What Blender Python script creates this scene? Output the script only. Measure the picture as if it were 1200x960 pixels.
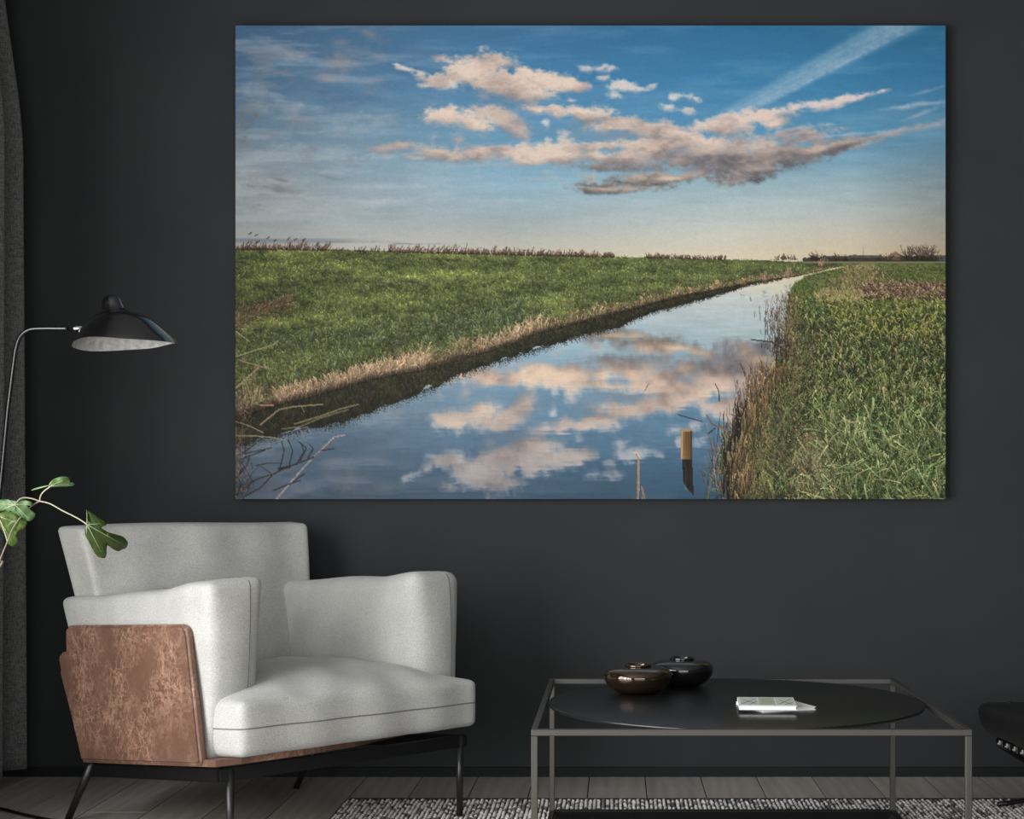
import bpy, bmesh, math, random
import numpy as np
from mathutils import Vector, Matrix
for o in list(bpy.data.objects): bpy.data.objects.remove(o)
SC = bpy.context.scene
COL = SC.collection
# ---------------------------------------------------------------- camera (at the origin of x and y, 1 m up, square to the back wall)
FPX = 1810.0
cam_d = bpy.data.cameras.new('camera'); cam_d.sensor_width = 36; cam_d.lens = 36*FPX/1200
cam_d.shift_x = -122/1200; cam_d.shift_y = 100/1200; cam_d.clip_end = 60; cam_d.clip_start = .05
cam = bpy.data.objects.new('camera', cam_d); COL.objects.link(cam)
cam.location = (0, 0, 1.0); cam.rotation_euler = (math.radians(90), 0, 0); SC.camera = cam
# ---------------------------------------------------------------- world, window light and added fill
world = bpy.data.worlds.new('world'); SC.world = world; world.use_nodes = True
bg = world.node_tree.nodes['Background']; bg.inputs[0].default_value = (.75,.85,1,1); bg.inputs[1].default_value = .25
SC.view_settings.view_transform = 'Standard'; SC.view_settings.look = 'None'; SC.view_settings.gamma = 1.0
SC.view_settings.exposure = 0.36; SC.view_settings.use_curve_mapping = False
def area(name, loc, target, sx, sy, power, col=(1,1,1)):
    d = bpy.data.lights.new(name, 'AREA'); d.shape = 'RECTANGLE'; d.size = sx; d.size_y = sy; d.energy = power; d.color = col
    o = bpy.data.objects.new(name, d); COL.objects.link(o); o.location = loc
    o.rotation_euler = (Vector(target)-Vector(loc)).to_track_quat('-Z', 'Y').to_euler(); return o
WALL_Y = 5.485; LEFT_X = -2.24; RIGHT_X = 3.6; REAR_Y = -3.2; CEIL = 3.05
# tall windows in the left wall (the photo's light comes from there), and an added wide fill light behind the camera
for yc in (-.2, .95, 2.1, 3.1):
    area('window_and_fill_light', (LEFT_X+.03, yc, 1.2), (LEFT_X+2, yc, 1.2), .9, 2.0, 62 if yc < 3 else 34, (1,.99,.97))
area('window_and_fill_light', (.6, REAR_Y+.06, 1.65), (.6, 5, 1.65), 4.6, 2.2, 110, (1,.985,.965))
# ---------------------------------------------------------------- helpers
def link(name, me, mat=None, parent=None, smooth=None):
    o = bpy.data.objects.new(name, me); COL.objects.link(o)
    if mat is not None and not me.materials: me.materials.append(mat)
    if parent is not None: o.parent = parent
    if smooth is not None:
        me.polygons.foreach_set('use_smooth', [smooth]*len(me.polygons))
    return o
def tag(o, label=None, cat=None, group=None, kind=None):
    if label: o['label'] = label
    if cat: o['category'] = cat
    if group: o['group'] = group
    if kind: o['kind'] = kind
    return o
def empty(name, loc=(0,0,0), rz=0):
    o = bpy.data.objects.new(name, None); COL.objects.link(o); o.location = loc; o.rotation_euler = (0,0,rz); o.empty_display_size = .1
    return o
def mesh_of(name, verts, faces):
    me = bpy.data.meshes.new(name); me.from_pydata([tuple(v) for v in verts], [], faces); me.update(); return me
def from_bm(bm, name, mat, parent=None, smooth=False):
    bmesh.ops.recalc_face_normals(bm, faces=bm.faces)
    me = bpy.data.meshes.new(name); bm.to_mesh(me); bm.free()
    return link(name, me, mat, parent, smooth)
def bm_box(bm, lo, hi, bevel=0, seg=2):
    c = [(a+b)/2 for a, b in zip(lo, hi)]; s = [abs(b-a) for a, b in zip(lo, hi)]
    r = bmesh.ops.create_cube(bm, size=1, matrix=Matrix.Translation(c) @ Matrix.Diagonal((*s, 1)))
    if bevel:
        es = list({e for v in r['verts'] for e in v.link_edges}); bmesh.ops.bevel(bm, geom=es, offset=bevel, segments=seg, affect='EDGES', profile=.5)
def box(name, lo, hi, mat, parent=None, bevel=0, seg=2):
    bm = bmesh.new(); bm_box(bm, lo, hi, bevel, seg); return from_bm(bm, name, mat, parent)
def tube_data(pts, radii, n=12, cap=True, flat=None):
    pts = [Vector(p) for p in pts]; m = len(pts)
    if not hasattr(radii, '__len__'): radii = [radii]*m
    V, F = [], []; up = None
    for i, p in enumerate(pts):
        t = (pts[min(i+1,m-1)]-pts[max(i-1,0)]).normalized()
        if up is None:
            up = Vector((0,0,1)) if abs(t.z) < .9 else Vector((0,1,0))
        a = (up-t*up.dot(t)).normalized(); b = t.cross(a); up = a
        for k in range(n):
            th = 2*math.pi*k/n; V.append(p+(a*math.cos(th)+b*math.sin(th)*(flat or 1))*radii[i])
    for i in range(m-1):
        for k in range(n):
            F.append((i*n+k, i*n+(k+1)%n, (i+1)*n+(k+1)%n, (i+1)*n+k))
    if cap: F.append(tuple(reversed(range(n)))); F.append(tuple((m-1)*n+k for k in range(n)))
    return V, F
def tube(name, pts, radii, mat, parent=None, n=12, flat=None):
    V, F = tube_data(pts, radii, n, flat=flat); return link(name, mesh_of(name, V, F), mat, parent, True)
def spline(pts, k=8):
    P = [Vector(p) for p in pts]; out = []
    for i in range(len(P)-1):
        a, b, c, d = P[max(i-1,0)], P[i], P[i+1], P[min(i+2,len(P)-1)]
        for j in range(k):
            t = j/k; out.append(.5*((2*b)+(c-a)*t+(2*a-5*b+4*c-d)*t*t+(3*b-a-3*c+d)*t**3))
    out.append(P[-1]); return out
def lathe(name, prof, mat, parent=None, n=48, center=None, close=True):
    """prof: list of (r, z) ; center(z, r) -> (dx, dy)"""
    V, F = [], []
    for (r, z) in prof:
        cx, cy = center(z) if center else (0,0)
        for k in range(n):
            th = 2*math.pi*k/n; V.append((cx+max(r,1e-5)*math.cos(th), cy+max(r,1e-5)*math.sin(th), z))
    for i in range(len(prof)-1):
        for k in range(n): F.append((i*n+k, i*n+(k+1)%n, (i+1)*n+(k+1)%n, (i+1)*n+k))
    return link(name, mesh_of(name, V, F), mat, parent, True)
class Soft:
    """an upholstered block: a rounded, puffed box stretched between eight corners"""
    def __init__(s, hull, dims, r, puff, extra=None, pe=2, low=1.0):
        s.pe = pe; s.low = low
        s.h = [np.array(p, float) for p in hull]; s.d = np.array(dims)/2; s.r = r; s.p = puff; s.e = extra
    def at(s, u, v, w):                                    # u, v, w in -1..1, one of them +-1
        q = np.array((u,v,w))*s.d; c = np.clip(q, -(s.d-s.r), s.d-s.r); k = q-c; L = np.linalg.norm(k)
        if L > 1e-9: q = c+k/L*min(s.r, L) if True else q
        n = q/s.d
        bx = n.copy()
        for a in range(3):
            o = [i for i in range(3) if i != a]
            bx[a] = n[a]+s.p[a]*(s.low if a == 2 and n[a] < 0 else 1)*n[a]/s.d[a]*(1-abs(n[o[0]])**s.pe)*(1-abs(n[o[1]])**s.pe)
        x, y, z = (bx+1)/2; P = 0
        for i in range(2):
            for j in range(2):
                for l in range(2):
                    P = P+s.h[i*4+j*2+l]*((x if i else 1-x)*(y if j else 1-y)*(z if l else 1-z))
        if s.e: P = s.e(P, n)
        return P
    def mesh(s, name, n=(22,22,14)):
        idx, V, F = {}, [], []
        def g(i, m):
            t = -1+2*i/m; return math.copysign(1-(1-abs(t))**1.6, t) if abs(t) < 1 else t
        def vid(i, j, k):
            key = (i,j,k)
            if key not in idx:
                idx[key] = len(V); V.append(s.at(g(i,n[0]), g(j,n[1]), g(k,n[2])))
            return idx[key]
        for a, b, c in ((0,1,2),(1,2,0),(2,0,1)):
            for side in (0, n[c]):
                for i in range(n[a]):
                    for j in range(n[b]):
                        q = []
                        for di, dj in ((0,0),(1,0),(1,1),(0,1)):
                            k = [0,0,0]; k[a] = i+di; k[b] = j+dj; k[c] = side; q.append(vid(*k))
                        F.append(tuple(q if side else reversed(q)))
        return mesh_of(name, V, F)
# ---------------------------------------------------------------- materials
def new_mat(name, col=(.5,.5,.5), rough=.5, metal=0, **kw):
    m = bpy.data.materials.new(name); m.use_nodes = True; b = m.node_tree.nodes['Principled BSDF']
    b.inputs['Base Color'].default_value = (*col, 1); b.inputs['Roughness'].default_value = rough; b.inputs['Metallic'].default_value = metal
    for k, v in kw.items(): b.inputs[k.replace('_',' ')].default_value = v
    return m, m.node_tree, b
def nodes_noise(nt, scale, detail=4, vec=None, dist=0, rough=.55, dims='3D'):
    n = nt.nodes.new('ShaderNodeTexNoise'); n.inputs['Scale'].default_value = scale; n.inputs['Detail'].default_value = detail
    n.inputs['Distortion'].default_value = dist; n.inputs['Roughness'].default_value = rough
    if vec: nt.links.new(vec, n.inputs['Vector'])
    return n
def ramp(nt, src, stops):
    r = nt.nodes.new('ShaderNodeValToRGB'); e = r.color_ramp.elements
    while len(e) < len(stops): e.new(.5)
    for q, (p, c) in zip(e, stops): q.position = p; q.color = (*c, 1)
    nt.links.new(src, r.inputs[0]); return r
def coords(nt, scale=(1,1,1), kind='Object', rot=(0,0,0)):
    t = nt.nodes.new('ShaderNodeTexCoord'); m = nt.nodes.new('ShaderNodeMapping'); m.inputs['Scale'].default_value = scale; m.inputs['Rotation'].default_value = rot
    nt.links.new(t.outputs[kind], m.inputs['Vector']); return m.outputs[0]
def bump(nt, b, src, strength=.2, dist=.002, prev=None):
    n = nt.nodes.new('ShaderNodeBump'); n.inputs['Strength'].default_value = strength; n.inputs['Distance'].default_value = dist
    nt.links.new(src, n.inputs['Height'])
    if prev: nt.links.new(prev, n.inputs['Normal'])
    nt.links.new(n.outputs[0], b.inputs['Normal']); return n.outputs[0]
def mixc(nt, fac, a, b, mode='MIX'):
    m = nt.nodes.new('ShaderNodeMix'); m.data_type = 'RGBA'; m.blend_type = mode
    for s, v in ((m.inputs[0], fac), (m.inputs[6], a), (m.inputs[7], b)):
        if isinstance(v, (int, float)): s.default_value = v
        elif isinstance(v, tuple): s.default_value = (*v, 1)
        else: nt.links.new(v, s)
    return m.outputs[2]
M = {}
m, nt, b = new_mat('wall_paint', (.024,.026,.028), .75); n = nodes_noise(nt, 2.2, 6, coords(nt)); r = ramp(nt, n.outputs[0], [(.3,(.027,.0295,.032)),(.7,(.033,.0355,.0375))])
nt.links.new(r.outputs[0], b.inputs['Base Color']); bump(nt, b, nodes_noise(nt, 260, 3, coords(nt)).outputs[0], .25, .0008); b.inputs['Specular IOR Level'].default_value = .2; M['wall'] = m
m, nt, b = new_mat('baseboard_paint', (.013,.0145,.016), .7, 0, Specular_IOR_Level=.2); M['base'] = m
m, nt, b = new_mat('ceiling_paint', (.35,.35,.35), .9); M['ceiling'] = m
m, nt, b = new_mat('grey_oak', (.1,.095,.09), .5)
oi = nt.nodes.new('ShaderNodeObjectInfo'); v = coords(nt, (7,.9,7)); add = nt.nodes.new('ShaderNodeVectorMath'); add.operation = 'MULTIPLY_ADD'
add.inputs[1].default_value = (1,1,1); cmb = nt.nodes.new('ShaderNodeCombineXYZ'); mul = nt.nodes.new('ShaderNodeMath'); mul.operation = 'MULTIPLY'; mul.inputs[1].default_value = 60
nt.links.new(oi.outputs['Random'], mul.inputs[0]); nt.links.new(mul.outputs[0], cmb.inputs[0]); nt.links.new(mul.outputs[0], cmb.inputs[1]); nt.links.new(v, add.inputs[0]); nt.links.new(cmb.outputs[0], add.inputs[2])
n1 = nodes_noise(nt, 1.6, 6, add.outputs[0], 1.6); wv = nt.nodes.new('ShaderNodeTexWave'); wv.inputs['Scale'].default_value = .9; wv.inputs['Distortion'].default_value = 9; wv.inputs['Detail'].default_value = 3; nt.links.new(add.outputs[0], wv.inputs['Vector'])
c1 = ramp(nt, n1.outputs[0], [(.3,(.36,.335,.31)),(.7,(.52,.495,.46))]); c2 = mixc(nt, .35, c1.outputs[0], ramp(nt, wv.outputs[0], [(0,(.33,.31,.288)),(1,(.52,.497,.465))]).outputs[0])
rv = ramp(nt, oi.outputs['Random'], [(0,(.85,.85,.86)),(1,(1.1,1.08,1.05))]); c3 = mixc(nt, 1.0, c2, rv.outputs[0], 'MULTIPLY'); nt.links.new(c3, b.inputs['Base Color']); bump(nt, b, n1.outputs[0], .15, .001); M['oak'] = m
m, nt, b = new_mat('floor_gap', (.01,.01,.01), .9); M['gap'] = m
def fabric(name, lo, hi, scale=900, bs=.35):
    m, nt, b = new_mat(name, hi, .95); v = coords(nt)
    n1 = nodes_noise(nt, scale*.45, 3, v); n2 = nodes_noise(nt, 9, 4, v); r = ramp(nt, n1.outputs[0], [(.32,lo),(.62,hi)])
    c = mixc(nt, .25, r.outputs[0], ramp(nt, n2.outputs[0], [(.3,lo),(.7,hi)]).outputs[0]); nt.links.new(c, b.inputs['Base Color'])
    b.inputs['Sheen Weight'].default_value = .15; b.inputs['Sheen Roughness'].default_value = .5
    bump(nt, b, n1.outputs[0], bs, .002); return m
M['cloth'] = fabric('pale_grey_wool', (.265,.267,.257), (.53,.533,.512))
M['seam'] = new_mat('seam_thread', (.15,.15,.145), .9)[0]
m, nt, b = new_mat('brown_leather', (.2,.09,.055), .55); v = coords(nt)
n1 = nodes_noise(nt, 5, 5, v, .4); c = ramp(nt, n1.outputs[0], [(.3,(.105,.052,.034)),(.7,(.165,.085,.057))]).outputs[0]
msk = ramp(nt, nodes_noise(nt, 4.5, 3, v, 0).outputs[0], [(.42,(.08,.08,.08)),(.60,(1,1,1))]).outputs[0]
for sc_, dist_, th_, rot_ in ((8,1.2,.009,(0,0,0)),(14,2.4,.012,(1,.4,.7)),(4,.6,.005,(.2,1,2)),(20,1.2,.012,(.5,2,2)),(6,.8,.005,(2,.5,1))):
    nn = nodes_noise(nt, sc_, 5, coords(nt, (1,1,.8), rot=rot_), dist_, .6)
    k = ramp(nt, nn.outputs[0], [(.5-th_*2,(0,0,0)),(.5,(1,1,1)),(.5+th_*2,(0,0,0))]).outputs[0]
    kk = mixc(nt, 1.0, k, msk, 'MULTIPLY'); kv = nt.nodes.new('ShaderNodeMath'); kv.operation = 'MULTIPLY'; kv.inputs[1].default_value = .62; nt.links.new(kk, kv.inputs[0])
    c = mixc(nt, kv.outputs[0], c, (.42,.255,.18))
nt.links.new(c, b.inputs['Base Color']); bump(nt, b, nodes_noise(nt, 320, 3, v).outputs[0], .2, .001); M['leather'] = m
M['black_metal'] = new_mat('black_metal', (.018,.018,.019), .38, .6)[0]
M['leg_metal'] = new_mat('dark_leg_metal', (.03,.031,.033), .32, .5)[0]
m, nt, b = new_mat('brushed_gunmetal', (.082,.077,.071), .4, .6); bump(nt, b, nodes_noise(nt, 90, 2, coords(nt, (1,1,30))).outputs[0], .05, .0004); M['gunmetal'] = m
M['table_top'] = new_mat('black_glass_top', (.008,.008,.009), .3, 0, Coat_Weight=.1, Coat_Roughness=.15)[0]
M['shade_black'] = new_mat('gloss_black_lacquer', (.006,.006,.007), .22, 0, Coat_Weight=1, Coat_Roughness=.04)[0]
m, nt, b = new_mat('shade_lining', (.55,.54,.52), .5, .0); n = nodes_noise(nt, 60, 4, coords(nt)); nt.links.new(ramp(nt, n.outputs[0], [(.3,(.36,.35,.34)),(.7,(.62,.61,.59))]).outputs[0], b.inputs['Base Color']); M['lining'] = m
M['buckle'] = new_mat('satin_nickel', (.85,.85,.84), .45, .3)[0]
M['chrome'] = new_mat('polished_steel', (.62,.62,.63), .12, 1)[0]
M['dark_chrome'] = new_mat('dark_chrome', (.06,.06,.063), .2, .9)[0]
M['brown_glass'] = new_mat('smoked_brown_glass', (.055,.034,.020), .06, .75, Coat_Weight=1, Coat_Roughness=.02)[0]
M['black_glass'] = new_mat('smoked_black_glass', (.008,.008,.009), .05, .2, Coat_Weight=1, Coat_Roughness=.02)[0]
M['paper'] = new_mat('white_paper', (.86,.87,.86), .5)[0]
M['paper_green'] = new_mat('cover_pale_green', (.50,.54,.44), .6)[0]; M['paper_light'] = new_mat('cover_pale_grey', (.62,.65,.60), .6)[0]
M['ink'] = new_mat('cover_ink', (.09,.11,.08), .6)[0]
m, nt, b = new_mat('black_leather', (.010,.010,.011), .42); bump(nt, b, nodes_noise(nt, 140, 4, coords(nt)).outputs[0], .35, .001); M['black_leather'] = m
m, nt, b = new_mat('curtain_linen', (.05,.05,.05), .95)
def thread(scale, vec): return nodes_noise(nt, scale, 3, coords(nt, vec))
na = thread(60, (1,1,14)); nb = thread(60, (9,9,1)); ca = mixc(nt, .5, na.outputs[0], nb.outputs[0]); rr = ramp(nt, ca, [(.38,(.03,.03,.031)),(.62,(.19,.19,.19))]); nt.links.new(rr.outputs[0], b.inputs['Base Color']); bump(nt, b, ca, .5, .003); M['linen'] = m
def leaf_mat(name, lo, hi, tr):
    m, nt, b = new_mat(name, hi, .42); n = nodes_noise(nt, 30, 4, coords(nt)); nt.links.new(ramp(nt, n.outputs[0], [(.3,lo),(.7,hi)]).outputs[0], b.inputs['Base Color']); bump(nt, b, n.outputs[0], .3, .002); return m
M['leaf_dark'] = leaf_mat('fig_leaf_dark', (.020,.038,.005), (.042,.078,.010), 0)
M['leaf_mid'] = leaf_mat('fig_leaf_green', (.05,.105,.032), (.085,.16,.055), 0)
M['leaf_light'] = leaf_mat('fig_leaf_pale', (.085,.16,.05), (.135,.225,.085), 0)
M['leaf_backlit'] = leaf_mat('fig_leaf_backlit_green', (.05,.10,.014), (.09,.15,.026), 0)  # yellow-green of light coming through the leaf, put into its base colour
M['stem'] = new_mat('fig_stem', (.30,.29,.20), .6)[0]; M['vein'] = new_mat('fig_vein', (.33,.40,.22), .6)[0]; M['bark'] = new_mat('fig_bark', (.20,.17,.14), .8)[0]
M['pot'] = new_mat('dark_stoneware', (.05,.05,.05), .6)[0]; M['soil'] = new_mat('potting_soil', (.03,.022,.016), .95)[0]
m, nt, b = new_mat('rug_yarn', (.4,.4,.4), .95); at = nt.nodes.new('ShaderNodeAttribute'); at.attribute_name = 'yarn'; nt.links.new(at.outputs['Color'], b.inputs['Base Color']); M['yarn'] = m
M['rug_base'] = new_mat('rug_backing', (.05,.048,.045), .95)[0]
m, nt, b = new_mat('landscape_ink', (.5,.5,.5), .6); at = nt.nodes.new('ShaderNodeAttribute'); at.attribute_name = 'ink'; nt.links.new(at.outputs['Color'], b.inputs['Base Color'])
b.inputs['Specular IOR Level'].default_value = .15; M['ink_print'] = m
M['panel'] = new_mat('aluminium_panel', (.10,.10,.105), .5, .4)[0]
# ---------------------------------------------------------------- the landscape print (flat print on one panel)
PX0, PY0, PX1, PY1 = 276.0, 30.0, 1108.0, 585.0     # print coordinates run in the photograph's pixels
PK = 1.2
PW, PH = int(round((PX1-PX0)*PK)), int(round((PY1-PY0)*PK))
def paint_landscape():
    R = np.random.RandomState(7)
    yy, xx = np.mgrid[0:PH, 0:PW].astype(np.float32)
    X = PX0 + (xx+.5)/PK; Y = PY0 + (yy+.5)/PK
    def value_noise(sx, sy, seed):
        r = np.random.RandomState(seed)
        gw, gh = int((PX1-PX0)/sx)+4, int((PY1-PY0)/sy)+4
        g = r.rand(gh, gw).astype(np.float32)
        u = (X-PX0)/sx+1; v = (Y-PY0)/sy+1
        i = u.astype(int); j = v.astype(int); fu = u-i; fv = v-j
        fu = fu*fu*(3-2*fu); fv = fv*fv*(3-2*fv)
        return (g[j,i]*(1-fu)+g[j,i+1]*fu)*(1-fv)+(g[j+1,i]*(1-fu)+g[j+1,i+1]*fu)*fv
    def fbm(sx, sy, seed, n=4, gain=.55):
        a, s, t = 1.0, 0, 0
        for k in range(n):
            s = s + a*value_noise(max(sx/2**k, 1.2), max(sy/2**k, 1.2), seed+k*17); t += a; a *= gain
        return (s/t-.5)*2
    def ss(a, b, v):
        t = np.clip((v-a)/(b-a), 0, 1); return t*t*(3-2*t)
    def grid_col(xs, ys, cols):
        c = np.array(cols, np.float32)                       # [y][x][3]
        out = np.zeros((PH, PW, 3), np.float32)
        xi = np.clip(np.searchsorted(xs, X[0])-1, 0, len(xs)-2); fx = np.clip((X[0]-np.array(xs)[xi])/(np.array(xs)[xi+1]-np.array(xs)[xi]), 0, 1)
        yi = np.clip(np.searchsorted(ys, Y[:,0])-1, 0, len(ys)-2); fy = np.clip((Y[:,0]-np.array(ys)[yi])/(np.array(ys)[yi+1]-np.array(ys)[yi]), 0, 1)
        fx = fx[None,:,None]; fy = fy[:,None,None]
        a = c[yi][:,xi]; b = c[yi][:,xi+1]; d = c[yi+1][:,xi]; e = c[yi+1][:,xi+1]
        return (a*(1-fx)+b*fx)*(1-fy)+(d*(1-fx)+e*fx)*fy
    def mix(img, col, a):
        a = a[...,None]; return img*(1-a)+np.asarray(col, np.float32)*a
    # ---- sky
    sky = grid_col([276,420,600,850,1000,1108], [30,90,160,215,262,300], [
        [(62,100,136),(66,110,148),(58,112,158),(40,108,156),(40,108,152),(38,104,146)],
        [(74,112,146),(78,122,160),(62,124,172),(52,126,176),(50,124,172),(48,118,164)],
        [(104,130,150),(112,146,170),(92,146,182),(84,146,186),(82,146,184),(86,138,170)],
        [(146,152,156),(140,164,178),(132,172,194),(146,178,190),(146,176,188),(122,142,150)],
        [(146,154,156),(156,168,172),(150,164,168),(184,194,192),(184,188,180),(146,148,140)],
        [(164,164,156),(190,184,172),(188,180,164),(210,198,172),(206,186,154),(166,148,122)]])
    w1 = fbm(120, 26, 3, 5); w2 = fbm(60, 9, 40, 5); w3 = fbm(40, 12, 90, 5); w4 = fbm(160, 60, 210, 4)
    left = ss(560, 330, X)
    wis = ss(-.1, .55, w1*.7+w2*.6)*(.22+.55*left)*ss(300, 250, Y)
    sky = mix(sky, (170,178,186), wis*.6)
    w5 = fbm(34, 16, 230, 5, .62); sky = mix(sky, (134,134,144), ss(.02,.5,w5)*left*ss(270,200,Y)*.5)
    sky = mix(sky, (58,100,140), ss(.05,.6,-w1*.6-w3*.5)*left*ss(230,120,Y)*.55)
    sky = sky*(1+.05*w2[...,None]*ss(300,240,Y)[...,None])
    warpx = fbm(22, 16, 300, 4)*4; warpy = fbm(22, 14, 340, 4)*3.5
    n1 = fbm(24, 14, 400, 5, .62); n2 = fbm(7, 5, 460, 4, .6); nshade = fbm(34, 16, 500, 5, .6)
    def puff(cx, cy, rx, ry, ang, light, dark, a=1.0, soft=.45, amp=.55, fine=.22, base=0.0):
        nonlocal sky
        m = 2.2; rx *= 1.4; ry *= 1.6; soft = soft*1.25+.12
        x0 = int(max(0,(cx-PX0-rx*m-8)*PK)); x1 = int(min(PW,(cx-PX0+rx*m+8)*PK))
        ext = (ry+abs(math.sin(math.radians(ang)))*rx)*m+8
        y0 = int(max(0,(cy-PY0-ext)*PK)); y1 = int(min(PH,(cy-PY0+ext)*PK))
        if x1 <= x0 or y1 <= y0: return
        s = np.s_[y0:y1, x0:x1]
        dx = X[s]-cx+warpx[s]*min(1,ry/9); dy = Y[s]-cy+warpy[s]*min(1,ry/9)
        c, n = math.cos(math.radians(ang)), math.sin(math.radians(ang))
        u = (dx*c-dy*n)/rx; v = (dx*n+dy*c)/ry
        d = 1.05-np.sqrt(u*u+v*v*np.where(v>0,.8,1.25)) + amp*n1[s]*.95 + fine*1.1*n2[s]
        d = d-.16*np.clip(v,0,1); al = ss(0, 1, d/(soft*(1.15+.9*np.clip(v+.2,0,1))))*a
        light = np.array(light,np.float32); dark = np.array(dark,np.float32); light = light.mean()+(light-light.mean())*.86; dark = dark.mean()+(dark-dark.mean())*.75-6
        t = np.clip(.40+.75*v+1.0*nshade[s]+.3*n2[s]+base, 0, 1)[...,None]
        col = np.array(light, np.float32)*(1-t)+np.array(dark, np.float32)*t
        sky[s] = sky[s]*(1-al[...,None])+col*al[...,None]
    L = (226,200,182); LW = (226,212,202); P = (206,170,152); D = (146,136,136); DD = (98,100,108); G = (120,118,122)
    # soft pink and pale wisps in the upper left
    for c in [(398,78,26,14,20),(440,66,22,9,-20),(432,42,26,8,-25),(400,52,16,8,10),(388,94,26,7,0),(395,76,12,9,0),(436,96,14,7,0),(352,143,20,8,-5),(462,148,12,7,-40)]:
        puff(*c, (178,150,146), (140,136,148), .5, .9, .8, .3)
    for c in [(440,139,44,6,-3),(408,152,50,6,3),(340,176,60,7,2),(300,110,40,9,-10),(330,60,40,8,-20),(330,130,50,7,3),(470,183,60,5,2),(420,186,90,5,0),(310,215,60,6,0),(560,195,70,5,0),(430,238,120,6,0),(340,248,90,7,1),(520,236,80,4,0),(460,220,80,4,0)]:
        puff(*c, (186,192,198), (150,168,184), .45, .9, .9, .3)
    for c in [(282,150,18,12,-20),(280,166,14,8,-20),(296,218,22,4,-6),(326,222,24,4.5,-8),(326,211,14,2.5,-8),(284,140,16,14,0),(386,208,14,2.5,-8),(360,260,5,1.5,0)]:
        puff(*c, (112,116,126), (84,94,104), .65, .8, .8, .4)
    # distant low cloud strip
    a = ss(279.0,281.0,Y+w2*1.5)*ss(287,283,Y)*ss(470,340,X); sky = mix(sky, (112,126,142), a*.75)
    a = ss(283.5,287,Y)*ss(520,430,X)*ss(310,330,X); sky = mix(sky, (176,176,174), a*.6)
    for c in [(400,283,24,2.2,0),(440,284,20,1.8,0),(480,286,40,1.2,0),(300,281,40,2,0)]: puff(*c, (118,128,140),(104,114,126),.7,.7,.5,.3)
    # contrail
    ax, ay, bx, by = 838, 142, 1052, 26
    t = ((X-ax)*(bx-ax)+(Y-ay)*(by-ay))/((bx-ax)**2+(by-ay)**2)
    dd = -((X-ax)*(by-ay)-(Y-ay)*(bx-ax))/math.hypot(bx-ax, by-ay)
    hw = 11+9*t
    str_ = fbm(300, 300, 777, 2)
    th = (dd/hw+1)/2
    streak = (.74+.07*np.sin(th*9+2*str_+.6*fbm(40,40,801,3))+.10*fbm(60,60,811,4)+.05*np.sin(th*27+3*w4)).astype(np.float32)
    al = ss(1.1,.15,np.abs(dd/hw-.12))*ss(-.06,.08,t)*(.58+.2*ss(0,1,th))*streak*(1+.25*n2)
    sky = mix(sky, (160,186,206), np.clip(al*1.1,0,.85))
    e2 = np.exp(-((dd-hw*.72)/2.2)**2)*ss(.1,.2,t)*ss(1.2,.7,t); sky = mix(sky,(190,204,216),np.clip(e2*(.32+.4*n2),0,1))
    # big upper cloud
    for c in [(500,94,22,6,-24),(478,81,18,5,-18),(470,77,10,3,-10),(497,101,10,3,0),(526,98,20,7,-14),(516,94,14,6,-10),(538,82,12,8,0)]: puff(*c, LW, P, .95, .55, .45, .5, -.1)
    puff(512,68,8,4.5,-10, P, D, .8, .8)
    puff(590,112,36,12,-12,(190,160,150),(140,134,146),.6,.8)
    for c in [(560,84,36,14,-8),(575,74,20,12,-15),(585,72,22,10,-20),(545,90,26,10,-5),(592,98,44,14,-12),(622,103,30,15,-14),(630,92,24,9,-18),(650,96,26,9,-10),(672,101,16,6,-8)]:
        puff(*c, L, (178,152,142), 1, .4, .6, .3, -.12)
    for c in [(612,112,24,9,-10),(624,122,12,8,-60)]: puff(*c, (196,170,154),(148,134,132),.8,.7)
    puff(566,113,14,6,-20,(176,160,164),(150,150,168),.6,.8)
    # second cloud
    for c in [(540,140,34,12,-6),(558,147,22,10,-20),(516,138,20,6,-5),(576,135,22,8,-12)]: puff(*c, L, P, 1, .4, .6, .3, -.2)
    for c in [(588,136,30,9,-18),(604,146,22,9,-30),(600,152,24,7,-30)]: puff(*c, (200,176,162), (142,130,134), .9, .6)
    puff(625,150,20,6,-20,(150,146,156),(120,130,150),.5,.9)
    # small bright ones
    for c in [(706,82,10,5,0),(688,83,8,6,0),(714,81,9,4,0),(720,101,10,5,0),(740,102,16,5,0),(722,113,8,4,0),(746,105,14,4,0),(706,93,8,3,0),(732,98,12,4,0),(765,100,8,4,10),(802,114,14,4,-5),(816,118,10,4,-6),(781,127,10,4.5,-4),(808,131,7,4,0),(790,116,8,3.5,-4),(670,118,6,2,0),(640,146,5,9,0),(660,162,8,7,40),(642,164,4,3,0),(694,212,9,3,0),(740,140,5,3,0)]:
        puff(*c, LW, (190,184,190), .85, .6, .7, .5)
    # pinkish patch left of bank
    for c in [(460,172,24,6,4),(448,175,24,5,0),(472,170,12,5,0)]: puff(*c, (206,172,156), (170,148,146), .85, .7)
    puff(490,186,12,2.5,0,(216,200,184),(170,160,160),.9,.6)
    puff(536,164,10,10,-20,(204,180,166),(170,156,156),.8,.7); puff(508,162,6,8,-40,(190,180,182),(170,160,170),.6,.8)
    for c in [(515,180,26,9,-4),(532,184,26,8,-8),(566,177,26,8,-8),(556,183,24,8,-8),(596,181,18,7,-12),(588,174,10,4,0)]: puff(*c, (210,182,166), (134,124,128), 1, .45,.5,.3,.05)
    puff(500,183,20,4,-6,(190,176,168),(150,146,152),.8,.7)
    # long bank
    puff(700,160,60,14,-6,(150,150,162),(120,132,152),.55,.9)
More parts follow.
